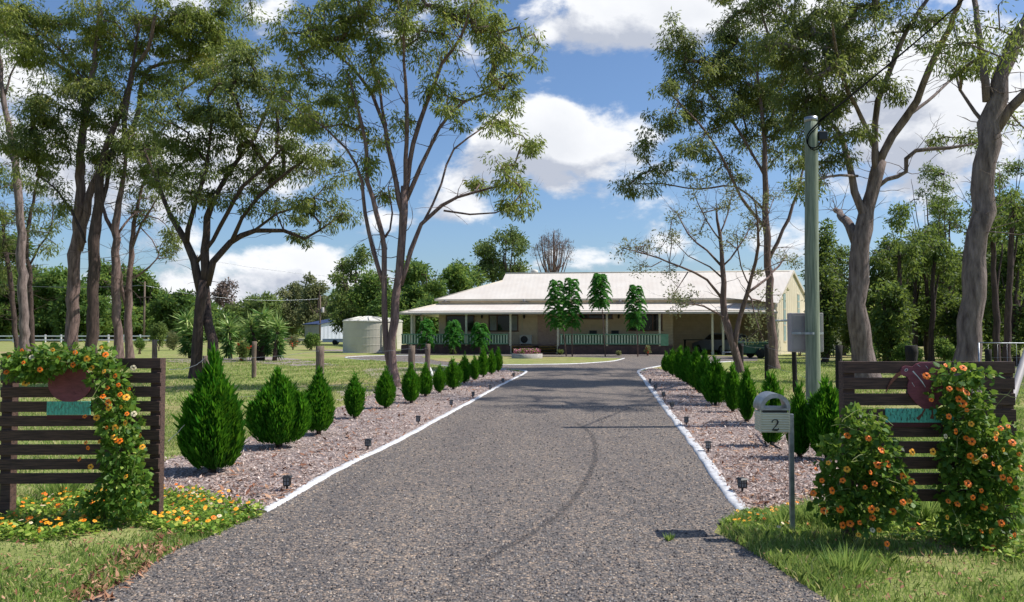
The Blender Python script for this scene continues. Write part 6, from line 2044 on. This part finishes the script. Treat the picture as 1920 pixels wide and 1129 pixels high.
yucca(432, 674, [(431, 612, 25)], 'single headed pale yucca left of the tall one', 25)
yucca(489, 676, [(491, 592, 27), (473, 610, 24), (505, 612, 20)], 'tallest dense yucca with several heads', 30)
yucca(513, 677, [(520, 612, 24)], 'yucca leaning right beside the tallest one', 22)
yucca(358, 672, [(352, 600, 28), (366, 618, 24)], 'dark yucca behind the feet of the spreading gum', 28)


def shrub(px_, by, ty, hw, label, leaf='forest', n=2600, Lf=.13, cat='shrub', flowers=None, stems=5, top=.0, group='garden shrubs near the house', fm='red', nf=24):
    b = G(px_, by); Y = b.y; k = Y / FPX; H = (by - ty) * k; r = hw * k
    root = empty('shrub', b, 0, label, cat, group)
    m = 28
    cc = rand_dirs(m) * (RNG.random((m, 1)) ** .5) * np.array([r * .75, r * .75, H * .38]) + np.array([0, 0, H * .58])
    cc[:, 2] = np.clip(cc[:, 2], .1, None)
    idx = RNG.integers(0, m, n)
    off = rand_dirs(n) * (RNG.random((n, 1)) ** .5) * r * .36
    c = cc[idx] + off; c[:, 2] = np.abs(c[:, 2])
    V = leaf_quads(c, off / r + rand_dirs(n) * .6 + np.array([0, 0, .3]), Lf * RNG.uniform(.6, 1.2, n), Lf * .45, .1)
    quads('foliage', V, 4, leaf, np.clip(RNG.normal(.45, .16, n), 0, 1), root)
    mb = MB()
    for i in range(stems):
        e = cc[i]; mb.tube([(random.uniform(-.08, .08), random.uniform(-.08, .08), -.05), (e[0] * .4, e[1] * .4, e[2] * .5), tuple(e)], [.03, .022, .01], 5)
    mb.build('stems', 'bark', root)
    if flowers:
        q = cc[RNG.integers(0, m, nf)] + rand_dirs(nf) * r * .38; q[:, 1] -= r * .1
        Vf = leaf_quads(q, rand_dirs(nf), .13, .13, .1)
        quads('flowers', Vf, 4, fm, None, root)


shrub(583, 657, 627, 19, 'dark glossy round shrub before the blue roofed shed', 'forest', 3400, .16)
shrub(549, 656, 626, 13, 'reddish rose shrub on the lawn left of the dark round shrub', 'olive', 1500, .12, flowers=1)
shrub(455, 678, 640, 15, 'shrub with red flowers between the two nearest yuccas', 'bushgreen', 2200, .12, flowers=1, nf=40)
shrub(325, 657, 624, 20, 'grey green feathery shrub right of the white fence end', 'olive', 2600, .14)
shrub(298, 658, 602, 17, 'light green dracaena like shrub with a tall tuft, at the white fence end', 'bushgreen', 2200, .2)
shrub(262, 664, 632, 13, 'small green shrub between the trunks left of the fence post', 'forest', 1500, .12)
shrub(240, 660, 630, 8, 'tiny upright green shrub by the twin stemmed gum', 'forest', 900, .12)
shrub(1005, 662, 628, 9, 'small leafy shrub growing behind the round planter', 'bushgreen', 1400, .11)
shrub(1214, 667, 648, 8, 'low reddish shrub against the skirting below the solid green panel', 'olive', 700, .1, flowers=1)
shrub(1050, 665.5, 656, 7, 'low weed against the dark skirting right of the steps', 'bushgreen', 500, .1)
shrub(1160, 667, 659, 6, 'tiny pale weed against the skirting below the armchairs', 'olive', 400, .1)
shrub(850, 664.5, 656, 10, 'low bright weeds against the left skirting', 'bushgreen', 600, .1)
shrub(1620, 690, 640, 26, 'dark leafy bush in front of the cream shed', 'forest', 3600, .16)
shrub(1500, 668, 620, 14, 'thin twiggy bush against the gable wall', 'olive', 900, .12)
shrub(1700, 690, 645, 28, 'undergrowth bush behind the maroon bird sign', 'forest', 3000, .14)
shrub(1775, 690, 640, 24, 'undergrowth bush left of the huge gum foot', 'forest', 2600, .14)
shrub(1880, 690, 632, 26, 'undergrowth bush right of the huge gum foot', 'bushgreen', 2600, .14)
shrub(1290, 700, 680, 9, 'low leafy bush behind the right cypress row', 'forest', 800, .1)


def feather_tree(px_, by, ty, cb, hw, label, cx=None, n=34):
    b = G(px_, by); Y = b.y; k = Y / FPX
    H = (by - ty) * k; zb_ = (by - cb) * k; r = hw * k * 1.22; n = int(n * 1.3)
    root = empty('feathery_tree', b, 0, label, 'young tree', 'young feathery trees before the house')
    dx = ((cx or px_) - px_) * k
    mb = MB(); mb.tube([(0, 0, -.05), (dx * .4, 0, H * .45), (dx, 0, H * .85)], [.045, .035, .018], 7); mb.build('trunk', 'bark', root)
    Cs = []; Ds = []; Ls = []
    for i in range(n):
        t = (i + .5) / n
        z = zb_ + (H - zb_) * t * .93
        a = i * 2.4 + random.uniform(-.3, .3)
        pr = r * (.55 + .55 * math.sin(math.pi * min(1, .12 + t * .85)))
        for j in range(14):
            s = (j + 1) / 14
            rr = pr * s; zz = z + .28 * r * math.sin(s * 2.2) - .75 * r * s * s * .8
            p = np.array([dx + math.cos(a) * rr, math.sin(a) * rr, zz])
            w_ = .16 * math.sin(math.pi * (.12 + .83 * s)) * (r / .55)
            for sd_ in (-1, 1):
                for q in range(7):
                    Cs.append(p + np.array([0, 0, RNG.normal(0, .02)]))
                    Ds.append(np.array([math.cos(a) * .5 - math.sin(a) * sd_, math.sin(a) * .5 + math.cos(a) * sd_, -.25]) + RNG.normal(0, .25, 3)); Ls.append(w_ * RNG.uniform(.5, 1.1))
    V = leaf_quads(np.array(Cs), np.array(Ds), np.array(Ls) + .04, .05, .05)
    quads('crown', V, 4, 'fern', np.clip(RNG.normal(.45, .16, len(Cs)), 0, 1), root)


feather_tree(1062, 668, 520, 615, 18, 'left of the twin tall feathery trees over the veranda roof', 1043)
feather_tree(1073, 669, 516, 615, 18, 'right of the twin tall feathery trees over the veranda roof', 1072)
feather_tree(1135, 669, 510, 578, 18, 'tallest feathery tree with a bare leaning stem before the roof', 1125)
feather_tree(1196, 669, 530, 616, 17, 'feathery tree farthest right, hanging over the right hand veranda window', 1192)
feather_tree(800, 665, 597, 652, 15, 'thin young feathery tree at the left corner of the veranda', None, 22)
feather_tree(850, 665, 599, 650, 16, 'young feathery tree before the left hand veranda window', None, 26)
feather_tree(900, 665, 604, 652, 16, 'young feathery tree before the curtained veranda window', None, 24)
